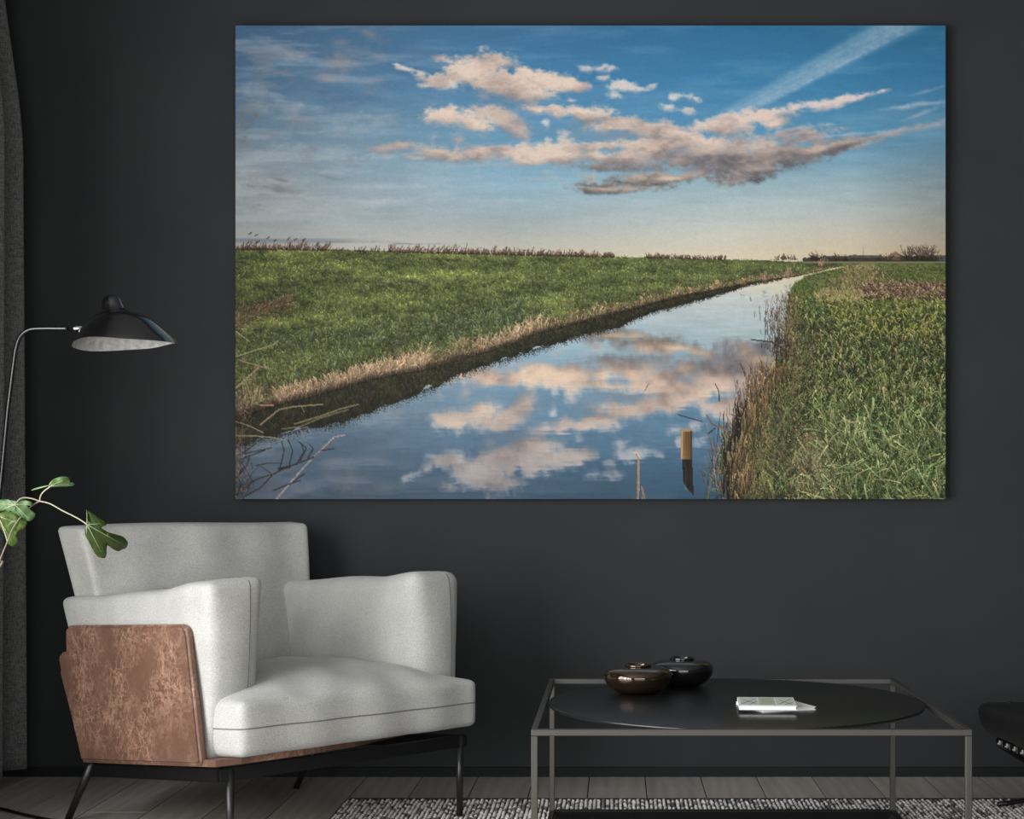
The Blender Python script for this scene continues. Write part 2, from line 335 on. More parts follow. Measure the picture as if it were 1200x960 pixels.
    for c in [(652,131,30,7,-6),(690,136,36,10,-6),(725,146,36,11,-12),(760,152,44,11,-14),(800,160,34,10,-14),(710,150,20,8,0),(834,168,26,9,-10)]: puff(*c, L, (152,134,132), 1, .42,.5,.28,-.08)
    for c in [(780,185,70,16,-6),(840,190,56,18,0),(890,182,60,14,6),(730,190,50,10,0)]: puff(*c, (170,150,146), (112,108,116), .95, .6,.7,.35,.05)
    for c in [(640,180,34,11,4),(668,178,30,10,4),(620,187,24,7,0),(700,184,26,8,-8),(690,172,14,6,0),(746,172,30,6,-4),(650,186,40,7,0)]: puff(*c, (218,194,176), (150,136,132), 1, .42,.5,.3,-.02)
    for c in [(738,182,36,8,14),(756,178,34,8,10),(722,190,26,7,8),(800,172,28,8,0),(782,171,12,5,0),(830,180,30,8,0)]: puff(*c, (204,178,162), (124,112,116), .95, .5,.55,.35,.02)
    for c in [(740,196,40,6,0),(700,196,36,5,0)]: puff(*c, (140,132,136),(108,108,118),.8,.7,.6,.4)
    for c in [(842,146,34,9,10),(868,142,36,11,6),(895,138,32,8,8),(850,152,30,9,0),(905,146,20,7,10)]: puff(*c, (224,198,184), (160,140,138), 1, .4,.45,.25,-.12)
    for c in [(930,128,24,6,12),(958,124,22,6,10),(980,120,14,5,8),(1000,115,18,5,10),(1018,111,16,4,10),(1034,107,10,3,8)]: puff(*c, (226,204,196), (178,166,172), .95, .5,.5,.35,-.15)
    for c in [(880,172,60,14,6),(930,168,50,10,12),(920,156,40,8,8),(948,160,36,6,8),(1000,172,40,6,12)]: puff(*c, (206,182,172), (136,126,132), .9, .55,.6,.35,0)
    for c in [(860,192,46,12,6),(900,190,50,12,10),(940,180,56,9,14),(985,171,40,6,14),(900,200,46,9,12),(870,206,34,8,8),(840,200,30,9,0),(885,210,30,6,12)]: puff(*c, (158,142,138), (84,86,96), .95, .5,.6,.35,.12)
    for c in [(884,199,26,5,4),(960,175,36,5,10),(1010,164,34,4,12),(796,193,12,6,0),(920,176,30,5,10),(862,182,26,5,0)]: puff(*c, (204,176,158), (140,126,126), .85, .6,.5,.35,0)
    for c in [(820,196,50,8,0),(846,184,30,6,0)]: puff(*c, (134,128,134),(96,98,108),.55,.7,.7,.4,.1)
    for c in [(1078,150,50,4,14),(1100,147,14,4,6),(1050,154,40,3.5,14)]: puff(*c, (198,172,168), (160,150,156), .6, .8)
    for c in [(1090,122,30,4,6),(1060,126,30,3,8),(1080,134,24,3,20),(1090,106,20,2.5,14),(940,150,40,3,6),(1000,158,60,3,5)]: puff(*c, (190,200,212), (160,180,200), .6, .8)
    for c in [(740,214,46,8,0),(710,219,36,6,-2),(762,212,36,7,6),(800,208,30,6,6),(700,224,28,4,-4),(730,224,44,4,2)]: puff(*c, (182,156,138), (84,88,96), .95, .5,.55,.4,.14)
    for c in [(742,210,14,5,0),(690,208,14,6,-10),(786,210,20,4,0),(686,221,24,3,-4)]: puff(*c, (218,192,172), (150,134,128), .8, .6)
    for c in [(650,208,12,4,-10),(640,202,10,3,0),(660,216,10,3,0),(630,210,14,3,0)]: puff(*c, (180,180,184), (130,144,158), .6, .8)
    puff(520,250,10,2,0,(196,186,172),(180,180,170),.3,.9)
    hz = ss(235,292,Y)*(.25+.35*ss(600,900,X)); sky = mix(sky, (206,192,166), hz*.25)
    sky = np.clip(sky*(1+.016*n2[...,None]+.012*fbm(3,2,950,2)[...,None]), 0, 255)
    lm = sky.mean(-1, keepdims=True); sky = lm+(sky-lm)*.88
    img = sky.copy()
    # ---- water mirrors the sky drawn above (print of a calm canal)
    rip = fbm(26, 2.6, 1200, 4)
    near = ss(320, 560, Y)
    sy = 300-(Y-302)/1.16 + rip*(1.2+3.4*near)
    sx = X-8 - rip*3*near
    jx = np.clip(((sx-PX0)*PK).astype(int), 0, PW-1); jy = np.clip(((sy-PY0)*PK).astype(int), 0, PH-1)
    ref = sky[jy, jx]
    for dy_ in (-2, 2):
        ref = ref + sky[np.clip(jy+dy_,0,PH-1), jx]
    ref = ref/3
    k = np.interp(Y.ravel(), [305,340,400,450,520,585], [1.02,1.02,1.02,.98,.9,.78]).reshape(Y.shape)[...,None]
    lum = ref.mean(-1, keepdims=True)
    ref = ref*k
    lm = ref.mean(-1,keepdims=True); ref = lm+(ref-lm)*np.where(ref[...,:1]>ref[...,2:],1.15,.74)+np.array((5,1,-5))*(ref[...,:1]>ref[...,2:])
    deep = ss(420,585,Y)[...,None]*.42
    ref = ref*(1-deep)+np.array((74,88,106))*deep*(ref.mean(-1,keepdims=True)/110)
    ref = ref*(1+.05*rip[...,None])
    Lsh = np.array([(276,490),(320,476),(363,465),(398,455),(433,445),(470,438),(494,434),(554,417),(602,402),(630,390),(670,380),(700,372),(748,360),(792,348),(830,341),(878,331),(905,327),(940,321.5),(958,318),(975,313.6),(990,312)])
    Drk = np.array([(276,524),(311,513),(334,509),(363,501),(398,496),(425,485),(451,474),(486,463),(532,441),(562,430),(602,418),(635,407),(670,396),(700,388),(721,383),(762,366),(803,356),(835,347),(878,334),(905,329),(940,322.5),(958,318.6),(975,314),(990,312)])
    Rsh = [(990,313),(962,319),(946,323.5),(931,333),(923,343),(922,360),(919,381),(918,402),(914,420),(900,444),(884,468),(872,500),(860,530),(854,558),(858,590)]
    shY = np.interp(X, Lsh[:,0], Lsh[:,1]); dkY = np.interp(X, Drk[:,0], Drk[:,1])
    rs = np.array(sorted(Rsh, key=lambda p: p[1])); rX = np.interp(Y, rs[:,1], rs[:,0])
    topY = np.interp(X, [276,400,500,700,850,950,1108], [291.5,292.5,296,300.5,304,307,307])
    jag = fbm(5, 400, 1400, 3)
    land_l = (Y > topY+.8*jag) & (Y <= shY+jag*1.5)
    water = (Y > shY+jag*1.5) & (X < rX+fbm(400,6,1500,2)*2) & (Y > 312.5)
    img = np.where(water[...,None], ref, img)
    right = (Y > 306.5) & ~water & ~land_l & (X > 840)
    # bank's dark mirror band
    jg2 = fbm(9, 600, 1450, 3)*.45+fbm(16,600,1460,2)*.5
    sc = np.interp(X, [276,500,700,900,990],[9,8,6,2.5,.6])
    band = water & (Y < dkY+jg2*sc*1.1)
    dn = fbm(3.5, 9, 1600, 4); bc = np.array((36,36,26),np.float32)*(1+.5*dn[...,None])+np.array((16,18,4),np.float32)*ss(0,1,fbm(30,14,1700,3))[...,None]
    img = np.where(band[...,None], bc, img)
    # ---- meadows: base tone, then blades
    g1 = fbm(60, 14, 1800, 4); g2 = fbm(14, 5, 1900, 4); g3 = fbm(3.2, 2.2, 2000, 3)
    rel = np.clip((Y-topY)/np.maximum(shY-topY, 1), 0, 1)
    gl = np.array((72,86,44),np.float32)*(1+.3*g1[...,None]+.4*g2[...,None]+.34*g3[...,None])
    gl = gl+np.array((16,14,6),np.float32)*ss(0,.8,g1)[...,None]
    gl = mix(gl, (86,78,56), ss(.82,1.0,rel)*.8)
    gl = mix(gl, (96,116,70), ss(500,900,X)*.3)
    img = np.where(land_l[...,None], gl, img)
    gr = np.array((70,76,48),np.float32)*(1+.25*g1[...,None]+.3*g2[...,None]+.4*g3[...,None])
    gr = mix(gr, (36,42,26), ss(355,430,Y)*.75)
    img = np.where(right[...,None], gr, img)
    def mask_at(m, x, y):
        i = np.clip(((x-PX0)*PK).astype(int),0,PW-1); j = np.clip(((y-PY0)*PK).astype(int),0,PH-1); return m[j,i]
    def strokes(x, y, ln, ang, bend, col, alpha=.9, width=None, taper=True):
        """x, y = foot; ang in degrees from straight up, bend = change of ang along the blade"""
        nonlocal img
        o = np.argsort(y, kind='stable'); x, y, ln, ang, bend = x[o], y[o], ln[o], ang[o], bend[o]; col = col[o]
        n = int(max(3, ln.max()*PK*1.15)); t = np.linspace(0, 1, n)[None]
        wid = np.zeros(len(x)) if width is None else width[o]
        for s0 in range(0, len(x), 4000):
            sl = np.s_[s0:s0+4000]
            th = np.radians(ang[sl][:,None]+bend[sl][:,None]*t)
            px = x[sl][:,None]+np.cumsum(np.sin(th), 1)*ln[sl][:,None]/n
            py = y[sl][:,None]-np.cumsum(np.cos(th), 1)*ln[sl][:,None]/n
            for off in (0, 1):
                w = wid[sl][:,None]*np.sin(np.pi*(.15+.8*t))*off
                if off and not (wid[sl] > 0).any(): break
                fx = (px-PX0+w)*PK; fy = (py-PY0)*PK
                ix = fx.astype(int).ravel(); iy = fy.astype(int).ravel()
                ok = (ix >= 0)&(ix < PW)&(iy >= 0)&(iy < PH)
                c = (col[sl][:,None,:]*(.42+.86*t[...,None])).reshape(-1,3)
                ix, iy, c = ix[ok], iy[ok], c[ok]
                img[iy, ix] = img[iy, ix]*(1-alpha)+c*alpha
    def tones(n, pal, j=.14):
        p = np.array(pal, np.float32)[R.randint(0, len(pal), n)]
        return p*(1+R.randn(n,1).astype(np.float32)*j)
    # left meadow short turf
    n = 30000; x = R.uniform(272,1000,n); y = R.uniform(291,492,n)
    ok = mask_at(land_l, x, y); x, y = x[ok], y[ok]; n = len(x)
    near_ = np.clip((y-291)/170, 0, 1)
    c = tones(n, [(104,122,58),(84,102,50),(122,136,66),(60,74,38),(44,54,30),(90,106,68),(112,124,72),(70,86,50),(112,108,66),(38,44,26)])
    gg = mask_at(g1, x, y)[:,None]*1.3; g5 = mask_at(g2, x, y)[:,None]; c = c*(1+.25*gg+.45*g5)+np.array((14,16,-4))*np.clip(gg+g5,0,1)
    strokes(x, y, 1.6+5.5*near_*R.uniform(.5,1.3,n), R.randn(n)*35, R.randn(n)*30, c, .55)
    # grey green tussocks nearer the bank
    n = 2600; x = R.uniform(276,640,n); y = np.interp(x, Lsh[:,0], Lsh[:,1])-R.uniform(14,80,n)*np.interp(x,[276,700],[1,.5])
    tn = mask_at(g2, x, y) > .0; x, y = x[tn], y[tn]; n = len(x)
    strokes(x, y, R.uniform(5,12,n), R.uniform(-60,60,n), R.randn(n)*40, tones(n, [(92,112,82),(70,92,62),(112,128,92),(46,58,38),(36,46,30)]), .6)
    # dry fringe along the left bank
    n = 4000; x = 276+(R.rand(n)**1.1)*700; b = np.interp(x, Lsh[:,0], Lsh[:,1]); h = np.interp(x, [276,420,560,700,850,980],[30,30,22,14,8,3])
    y = b-R.rand(n)*h*.55+1; pt_ = mask_at(fbm(20,400,3100,3), x, y); ln = h*R.uniform(.3,.8,n)*np.clip(.75+1.1*pt_,.25,1.3)
    strokes(x, y, ln, R.randn(n)*16, R.randn(n)*40, tones(n, [(134,116,84),(112,94,66),(154,138,102),(84,70,50),(100,108,64),(78,88,50),(56,48,36),(98,82,60),(70,80,46)], .2)*(1+.35*np.clip(pt_,-1,.6))[:,None], .62)
    n = 2600; x = 276+R.rand(n)*640; b = np.interp(x, Lsh[:,0], Lsh[:,1]); h = np.interp(x, [276,420,700,900],[10,9,4,1.5])
    strokes(x, b+1.5, h*R.uniform(.3,1,n), R.randn(n)*14, R.randn(n)*20, tones(n, [(34,28,20),(48,40,28),(26,22,16)]), .6)
    n = 900; x = np.r_[R.uniform(324,350,150), R.uniform(410,500,450), R.uniform(350,410,150), R.uniform(560,640,150)]; b = np.interp(x, Lsh[:,0], Lsh[:,1])
    strokes(x, b-R.rand(n)*5, R.uniform(6,20,n), R.randn(n)*9, R.randn(n)*35, tones(n, [(184,166,124),(160,136,96),(196,176,136),(150,142,96)]), .6)
    # mirrored dark ends below the band
    n = 3400; x = 276+R.rand(n)*640; b = np.interp(x, Drk[:,0], Drk[:,1]); h = np.interp(x, [276,500,700,900],[9,8,6,2])
    strokes(x, b-1, -h*1.35*R.uniform(.05,1,n)**1.8, R.randn(n)*22, R.randn(n)*15, tones(n, [(40,40,32),(54,52,40),(34,34,30)]), .75)
    n = 2500; x = 276+R.rand(n)*620; b0 = np.interp(x, Lsh[:,0], Lsh[:,1])+2; b1 = np.interp(x, Drk[:,0], Drk[:,1])-2; y = b0+(b1-b0)*R.rand(n)
    strokes(x, y, (b1-b0)*R.uniform(.1,.35,n), R.randn(n)*16, R.randn(n)*30, tones(n, [(70,66,42),(52,54,32),(84,74,50),(30,28,20)]), .45)
    # heap of dead reed at the left edge
    n = 420; x = R.uniform(270,335,n); y = 378-(x-276)*.42+R.randn(n)*4
    strokes(x, y, R.uniform(5,16,n), 65+R.randn(n)*25, R.randn(n)*25, tones(n, [(110,84,66),(84,60,48),(132,110,84),(70,80,44),(66,50,40)]), .6)
    # reeds on the skyline
    n = 620; x = np.r_[R.uniform(276,384,150), R.uniform(384,470,30), R.uniform(455,720,360), R.uniform(757,850,110)][:650]; n = len(x)
    b = np.interp(x, [276,400,500,700,850], [293,294,297,301.5,304.5]); hh = np.interp(x, [276,320,380,400,450,520,640,720,760,850],[12,9,12,5,8,11,9,6,6,5])*(.75+.5*np.sin(x*.21)**2)
    strokes(x, b, hh*R.uniform(.3,1.05,n), 12+R.randn(n)*14, 18*np.ones(n), tones(n, [(78,60,50),(98,78,66),(60,48,42),(120,98,82)]), .7, np.where(R.rand(n)<.45,.9,0))
    n = 500; x = np.r_[R.uniform(276,384,130), R.uniform(470,715,260), R.uniform(758,850,110)]; n = len(x)
    b = np.interp(x, [276,400,500,700,850], [292.5,293.5,296.5,301,304.5])
    strokes(x, b, R.uniform(2,5,n), R.randn(n)*30, R.randn(n)*20, tones(n, [(86,60,54),(70,54,46),(110,84,74)]), .7)
    for (x_, y_) in [(293,273),(300,275),(314,278),(290,284),(322,281),(338,279),(346,280),(356,280),(302,283)]:
        strokes(np.array([x_-2.]), np.array([y_+2.5]), np.array([5.]), np.array([42.]), np.array([15.]), np.array([(52,46,46)],np.float32), .9, np.array([1.]))
    # skyline on the right: farm, barns, bare trees
    def blob(x0, x1, y0, y1, col, j=1.0, seed=1):
        nonlocal img
        e = fbm(5, 400, seed, 3)*j
        m = (X > x0)&(X < x1)&(Y > y0-e)&(Y < y1); img = np.where(m[...,None], np.array(col,np.float32)*(1+.18*g3[...,None]), img)
    img = np.where(((Y>305)&(Y<308.2)&(X>940)&~water)[...,None], np.array((112,118,82),np.float32), img)
    blob(940,965,302,306.5,(62,62,58),.8,31); blob(950,1108,300.5,306.5,(58,52,44),2.6,33); blob(966,1034,299.8,302.5,(74,70,66),1.0,35)
    blob(998,1032,299,301.5,(84,80,76),.8,36); blob(1038,1055,300.5,305,(96,74,62),.3,37)
    m = (np.abs(X-1049)*.55 < (Y-294.5))&(Y<301)&(np.abs(X-1049)<9); img = np.where(m[...,None], img*.4+np.array((104,70,56),np.float32)*.6, img)
    blob(1088,1108,299,306,(80,82,84),.8,39); blob(1060,1098,300,306,(50,48,40),2.5,41)
    for (cx, h, sp, n) in [(1064,13,7,26),(1078,15,9,44),(1089,14,8,34),(956,8,7,22),(980,7,5,14),(990,6,5,12),(918,6,5,12),(912,5,5,12),(930,5,4,8),(925,4,6,8),(1040,8,6,12),(1100,5,6,12),(1030,7,3,6)]:
        strokes(cx+R.randn(n)*sp*.35, 306-np.abs(R.randn(n)*1.5)-(.6 if cx<940 else 0), h*R.uniform(.6,1.15,n)*(1.15 if cx > 1055 else 1), R.randn(n)*24, R.randn(n)*30, tones(n, [(70,58,50),(54,44,38),(86,72,62)]), .75)
    strokes(np.array([1011.]),np.array([300.]),np.array([13.]),np.array([0.]),np.array([0.]),np.array([(130,120,110)],np.float32),.5)
    # right meadow: far turf, dry mound, dead reed heap
    n = 9000; x = R.uniform(925,1110,n); y = R.uniform(309,372,n); ok = mask_at(right, x, y); x, y = x[ok], y[ok]; n = len(x)
    strokes(x, y, 1.2+np.clip((y-309)/12,0,6)*R.uniform(.5,1,n), R.randn(n)*34, R.randn(n)*30, tones(n, [(94,112,52),(76,96,44),(110,120,66),(60,74,36),(104,98,62)]), .55)
    n = 1700; x = 1006+R.randn(n)*16-R.rand(n)*12; y = 318+np.abs(R.randn(n))*13; ok = (y<362)&((x>990)|(y>329+(990-x)*.3))&mask_at(right,x,y); x,y=x[ok],y[ok]; n=len(x)
    strokes(x, y, R.uniform(4,10,n), R.randn(n)*30, R.randn(n)*40, tones(n, [(140,118,88),(112,92,70),(160,140,108),(84,68,52),(96,98,58)]), .6)
    n = 1500; x = R.uniform(1012,1110,n); y = 334+R.rand(n)*17+np.abs(x-1065)*.02; 
    strokes(x, y, R.uniform(3,11,n), np.where(R.rand(n)<.5,70,-65)+R.randn(n)*22, R.randn(n)*20, tones(n, [(122,96,80),(84,62,54),(158,134,114),(50,38,34),(104,82,68)]), .8)
    n = 700; x = R.uniform(958,1010,n); y = 345+R.rand(n)*12
    strokes(x, y, R.uniform(4,9,n), R.randn(n)*20, R.randn(n)*40, tones(n, [(170,146,116),(146,128,90),(120,116,70)]), .55)
    # near meadow: long blades, far ones first
    n = 12500; x = R.uniform(858,1118,n); y = 350+(R.rand(n)**.8)*258; ok = mask_at(right, x, np.minimum(y,584)) | (y>584); x, y = x[ok], y[ok]; n = len(x)
    q = np.clip((y-350)/230, 0, 1); ln = (6+25*q)*R.uniform(.5,1.25,n)
    lean = -22+44*(mask_at(fbm(50,40,2300,2), x, np.minimum(y,584))+.5)
    pal = [(104,118,62),(80,96,50),(132,142,84),(52,66,36),(34,42,26),(156,158,108),(96,108,74),(68,82,50),(118,106,74),(26,32,20),(150,134,104),(40,48,30)]
    c = tones(n, pal, .16)
    yel = (y < 400) & (x > 1000-(400-y)); c[yel & (R.rand(n)<.4)] = (150,150,78)
    strokes(x, y, ln, lean+R.randn(n)*38, R.randn(n)*45, c, .78)
    # dry litter patch by the water
    n = 1500; x = 945+R.randn(n)*22; y = 545+R.randn(n)*24; ok = (x > 905)&(x<1010); x,y = x[ok],y[ok]; n=len(x)
    strokes(x, y, R.uniform(5,16,n), R.uniform(-100,100,n), R.randn(n)*25, tones(n, [(150,132,110),(122,102,84),(178,162,140),(80,66,52),(60,50,38),(98,96,60)]), .6)
    n = 500; x = R.uniform(900,1000,n); y = R.uniform(480,530,n)
    strokes(x, y, R.uniform(5,14,n), R.uniform(-100,100,n), R.randn(n)*25, tones(n, [(150,132,100),(116,98,80),(128,130,80)]), .5)
    n = 2400; x = R.uniform(905,1110,n); y = 480+R.rand(n)*120; ok = (np.abs(x-948)+np.abs(y-550)*.6 > 32); x,y=x[ok],y[ok]; n=len(x)
    strokes(x, y, R.uniform(14,36,n), R.uniform(-60,60,n), R.randn(n)*45, tones(n, [(92,112,62),(122,136,80),(66,84,46),(38,46,28),(78,92,60),(164,162,116),(28,34,22),(34,40,26)], .2), .75)
    n = 150; x = R.uniform(950,1110,n); y = 500+R.rand(n)*100
    strokes(x, y, R.uniform(22,42,n), R.uniform(-75,70,n), R.randn(n)*40, tones(n, [(126,144,92),(150,158,108),(164,160,114),(104,124,82)], .12), .75, np.full(n,.9))
    for (x_,y_,l_,a_,b_,c_) in [(998,568,58,68,40,(160,164,112)),(1080,506,34,75,50,(168,164,112)),(1040,545,50,-50,30,(120,146,96)),(1060,580,60,-62,20,(132,156,108)),(1104,590,50,-50,30,(140,160,118)),(930,572,40,-52,5,(150,150,110)),(1070,520,50,-38,-10,(126,140,94)),(1010,480,44,-28,8,(128,142,92)),(900,590,50,-20,20,(120,130,86))]:
        strokes(np.array([float(x_)]),np.array([float(y_)]),np.array([float(l_)]),np.array([float(a_)]),np.array([float(b_)]),np.array([c_],np.float32),.85,np.array([1.1]))
    # trodden brown verge along the right shore
    n = 2600; y = 400+R.rand(n)*190; x = np.interp(y, rs[:,1], rs[:,0])+8+np.abs(R.randn(n))*np.interp(y,[400,580],[16,34]); ok = mask_at(fbm(26,20,2410,3), x, np.minimum(y,584)) > -.25; x, y = x[ok], y[ok]; n = len(x)
    strokes(x, y, R.uniform(6,20,n)*np.interp(y,[400,580],[.6,1.1]), R.randn(n)*38, R.randn(n)*40, tones(n, [(112,96,72),(88,76,54),(136,120,92),(60,52,38),(96,98,62),(40,36,28),(78,86,50)]), .6)
    # brown reeds standing in the water on the right shore
    n = 900; y = 440+R.rand(n)*150; x = np.interp(y, rs[:,1], rs[:,0])+R.randn(n)*12+4
    strokes(x, y, R.uniform(10,38,n)*np.interp(y,[440,520],[.7,1]), R.randn(n)*7, R.randn(n)*12, tones(n, [(122,92,68),(96,72,54),(150,122,88),(58,46,38),(38,32,28),(108,100,62),(84,64,52)]), .75)
    n = 45; y = 485+R.rand(n)*105; x = np.interp(y, rs[:,1], rs[:,0])-R.rand(n)*14+2
    strokes(x, y, R.uniform(12,30,n), R.randn(n)*6, R.randn(n)*8, tones(n, [(28,26,28),(38,34,32),(46,38,34)]), .85, np.full(n,.8))
    n = 420; y = 352+R.rand(n)*68; x = np.interp(y, rs[:,1], rs[:,0])+R.randn(n)*9
    strokes(x, y, R.uniform(4,14,n), R.randn(n)*12, R.randn(n)*16, tones(n, [(128,104,84),(98,78,62),(54,46,42),(140,120,96)]), .6)
    n = 60; x = R.uniform(895,914,n); y = 362+R.rand(n)*50
    strokes(x, y, R.uniform(3,12,n), R.randn(n)*9, R.randn(n)*12, tones(n, [(110,90,76),(66,54,50),(48,42,42)]), .6)
    n = 60; x = R.uniform(905,925,n); y = R.uniform(400,428,n); strokes(x, y, R.uniform(6,18,n), R.randn(n)*7, R.randn(n)*8, tones(n, [(40,34,34),(70,56,48)]), .8)
    def line(pts, col, w=1.0, alpha=.8):
        w = w*.72
        nonlocal img
        p = np.array(pts, float); seg = np.hypot(*(p[1:]-p[:-1]).T); cum = np.r_[0, np.cumsum(seg)]
        t = np.linspace(0, cum[-1], int(cum[-1]*PK*2)+2); lx = np.interp(t, cum, p[:,0]); ly = np.interp(t, cum, p[:,1])
        for o in np.linspace(-w/2, w/2, max(1,int(math.ceil(w*PK)))):
            for oy in ((0,) if w < 1.6 else (-.4,.4)):
                ix = ((lx-PX0+o*.7)*PK).astype(int); iy = ((ly-PY0+o*.7+oy)*PK).astype(int); ok = (ix>=0)&(ix<PW)&(iy>=0)&(iy<PH)
                ix, iy = ix[ok], iy[ok]; img[iy,ix] = img[iy,ix]*(1-alpha)+np.array(col,np.float32)*(1+.1*R.randn(len(ix),1))*alpha
    # sticks, posts and fallen stems in the canal
    dk = (44,38,36)
    line([(880,398),(905,401),(914,407),(919,412)], dk, 1.8); line([(794,486),(815,492),(823,494)], (60,52,50), 1.5)
    line([(828,487),(834,497),(842,501),(850,501)], (110,88,76), 2.4); line([(830,508),(838,502)], dk, 1.4)
    line([(838,450),(842,458),(843,470)], dk, 1.2); line([(756,458),(760,450)], (70,66,70), 1); line([(848,520),(838,545)],(60,80,110),1)
    for (x0,y0,x1,y1) in [(884,366,884,372),(890,360,891,376),(897,372,897,392),(879,348,880,353),(768,350,769,356)]: line([(x0,y0),(x1,y1)],(58,58,58),1.1)
    line([(828,590),(833,560),(832,555)],(98,110,72),2); line([(846,528),(845,560)],(70,84,56),2.4)
    m = (X>798+0*Y)&(X<811)&(Y>503.5+.8*np.sin(X))&(Y<538); t = (X-798)/13
    wood = np.array((134,106,74),np.float32)*(1.25-.75*t[...,None])*(1+.35*fbm(2.4,40,2600,2)[...,None])
    img = np.where(m[...,None], wood, img)
    for cx_ in (800.5, 803.8, 806.6, 809.3):
        line([(cx_,507),(cx_+.4,520),(cx_-.2,538)], (84,60,42), 1.0, .55)
    m = ((X-804.5)**2/42+(Y-504)**2/3.4 < 1); img = np.where(m[...,None], np.array((158,132,100),np.float32), img)
    m = (X>799+(Y-538)*.06)&(X<811+(Y-538)*.04)&(Y>=538)&(Y<566+(X-800)*1.2); img = np.where(m[...,None], np.array((38,32,32),np.float32)*(1+.3*fbm(3,9,2700,2)[...,None]), img)
    m = (X>802.2)&(X<804)&(Y>544)&(Y<575); img = np.where(m[...,None], img*1.25, img)
    line([(743,530),(748,536),(748,560),(747,586)], (150,132,118), 4.2); line([(746,540),(746,586)], (104,84,70), 1.4); line([(742,531),(746,530),(750,537)], (186,176,168), 2.4)
    line([(756,586),(752,570),(753,586)], (140,116,96), 1.6)
    st = (150,134,112)
    line([(305,498),(327,480),(345,476.5),(378,474)], st, 1.3); line([(304,475),(320,475)], (170,140,110), 1.5); line([(353,476),(357,483)], st, 1)
    line([(345,497),(375,488),(400,479),(420,474)], (132,124,96), 1.3); line([(330,503),(352,500),(375,490),(408,480)], (110,108,82), 1.2)
    line([(276,511),(300,511),(320,513),(334,516)], (140,136,104), 1.3); line([(276,494),(292,499),(308,507)], st, 1.6); line([(276,388),(292,400)], (150,150,100), 1.2); line([(276,418),(320,404),(326,400)], (140,146,96), 1.2)
    line([(276,455),(303,431)], (156,136,104), 1.4); line([(280,422),(300,428),(315,432)], (150,130,100), 1.2); line([(294,475),(320,465),(330,457)], (120,130,90), 1)
    line([(323,586),(323.5,585.5),(340,566),(362,541),(380,524),(392,512),(404,510)], (160,150,142), 1.4); line([(366,538),(380,526),(390,516)], (104,92,88), 1.2)
    line([(286,582),(305,572),(320,556),(335,548),(352,542),(368,536)], dk, 1.3); line([(278,580),(300,562),(318,556)], dk, 1.5); line([(276,572),(300,562),(319,556),(305,546)], (66,56,52), 1.2)
    for pts in [[(327,553),(333,528),(330,518)],[(339,545),(343,528),(338,516)],[(347,545),(356,530),(353,520)],[(352,540),(359,525),(350,518)],[(361,537),(367,526),(362,520)],[(376,528),(391,526)],[(343,565),(357,555)],[(296,564),(285,545),(280,540)],[(282,580),(294,566)],[(280,534),(300,520)],[(286,532),(318,525)],[(276,541),(288,536),(310,528)],[(276,560),(290,545),(292,535)],[(300,546),(312,543),(330,543)],[(320,575),(345,565),(352,563)],[(276,585),(282,570),(278,555)]]: line(pts, dk, 1.2)
    line([(326,550),(340,547)], dk, 3)
    n = 260; x = 276+np.abs(R.randn(n))*7; y = 470+R.rand(n)*118
    strokes(x, y, R.uniform(5,22,n), R.randn(n)*35, R.randn(n)*30, tones(n, [(104,86,70),(70,58,50),(130,108,88),(40,36,34)]), .5)
    for (x_,y_) in [(331,315),(340,320),(283,326),(288,312),(276,330)]:
        strokes(np.array([float(x_)]),np.array([float(y_)]),np.array([9.]),np.array([25.]),np.array([10.]),np.array([(150,156,100)],np.float32),.7)
    # thin reeds on the far bend
    for (x_,y_,l_) in [(895,333,14),(926,326,12),(921,328,9),(962,314,9),(966,313,10),(960,315,8),(897,334,12),(870,338,9)]:
        n = 9; strokes(x_+R.randn(n)*2.2, np.full(n,float(y_))-1, l_*R.uniform(.5,1.1,n), R.randn(n)*9, R.randn(n)*12, tones(n, [(132,112,84),(150,128,98)]), .6)
        strokes(x_+R.randn(n)*1.4, np.full(n,float(y_))+5, -l_*R.uniform(.5,1.1,n), R.randn(n)*7, R.randn(n)*9, tones(n, [(110,110,98),(130,132,120)]), .35)
    img = np.where(land_l[...,None], img*np.array((1.08,1.0,1.12),np.float32), img); img = np.clip(img*1.03*(1+.015*R.randn(PH,PW,1)), 0, 255)/255.0
    return img.astype(np.float32)
# ---------------------------------------------------------------- room shell
T = .15
def struct(o): o['kind'] = 'structure'; return o
struct(box('wall_back', (LEFT_X-T, WALL_Y, 0), (RIGHT_X+T, WALL_Y+T, CEIL), M['wall']))
bm = bmesh.new()                                                    # left wall with three tall window openings
bm_box(bm, (LEFT_X-T, REAR_Y, 0), (LEFT_X, WALL_Y, .2)); bm_box(bm, (LEFT_X-T, REAR_Y, 2.3), (LEFT_X, WALL_Y, CEIL))
ys = [REAR_Y, -.65, .25, .5, 1.4, 1.65, 2.55, 2.65, 3.55, WALL_Y]
for i in range(0, 10, 2): bm_box(bm, (LEFT_X-T, ys[i], .2), (LEFT_X, ys[i+1], 2.3))
struct(from_bm(bm, 'wall_left', M['wall']))
struct(box('wall_right', (RIGHT_X, REAR_Y, 0), (RIGHT_X+T, WALL_Y, CEIL), M['wall']))
bm = bmesh.new()  # unseen wall, opened around the added fill light
bm_box(bm, (LEFT_X-T, REAR_Y-T, 0), (RIGHT_X+T, REAR_Y, .55)); bm_box(bm, (LEFT_X-T, REAR_Y-T, 2.75), (RIGHT_X+T, REAR_Y, CEIL))
bm_box(bm, (LEFT_X-T, REAR_Y-T, .55), (-1.7, REAR_Y, 2.75)); bm_box(bm, (2.9, REAR_Y-T, .55), (RIGHT_X+T, REAR_Y, 2.75))
struct(from_bm(bm, 'wall_front', M['wall']))
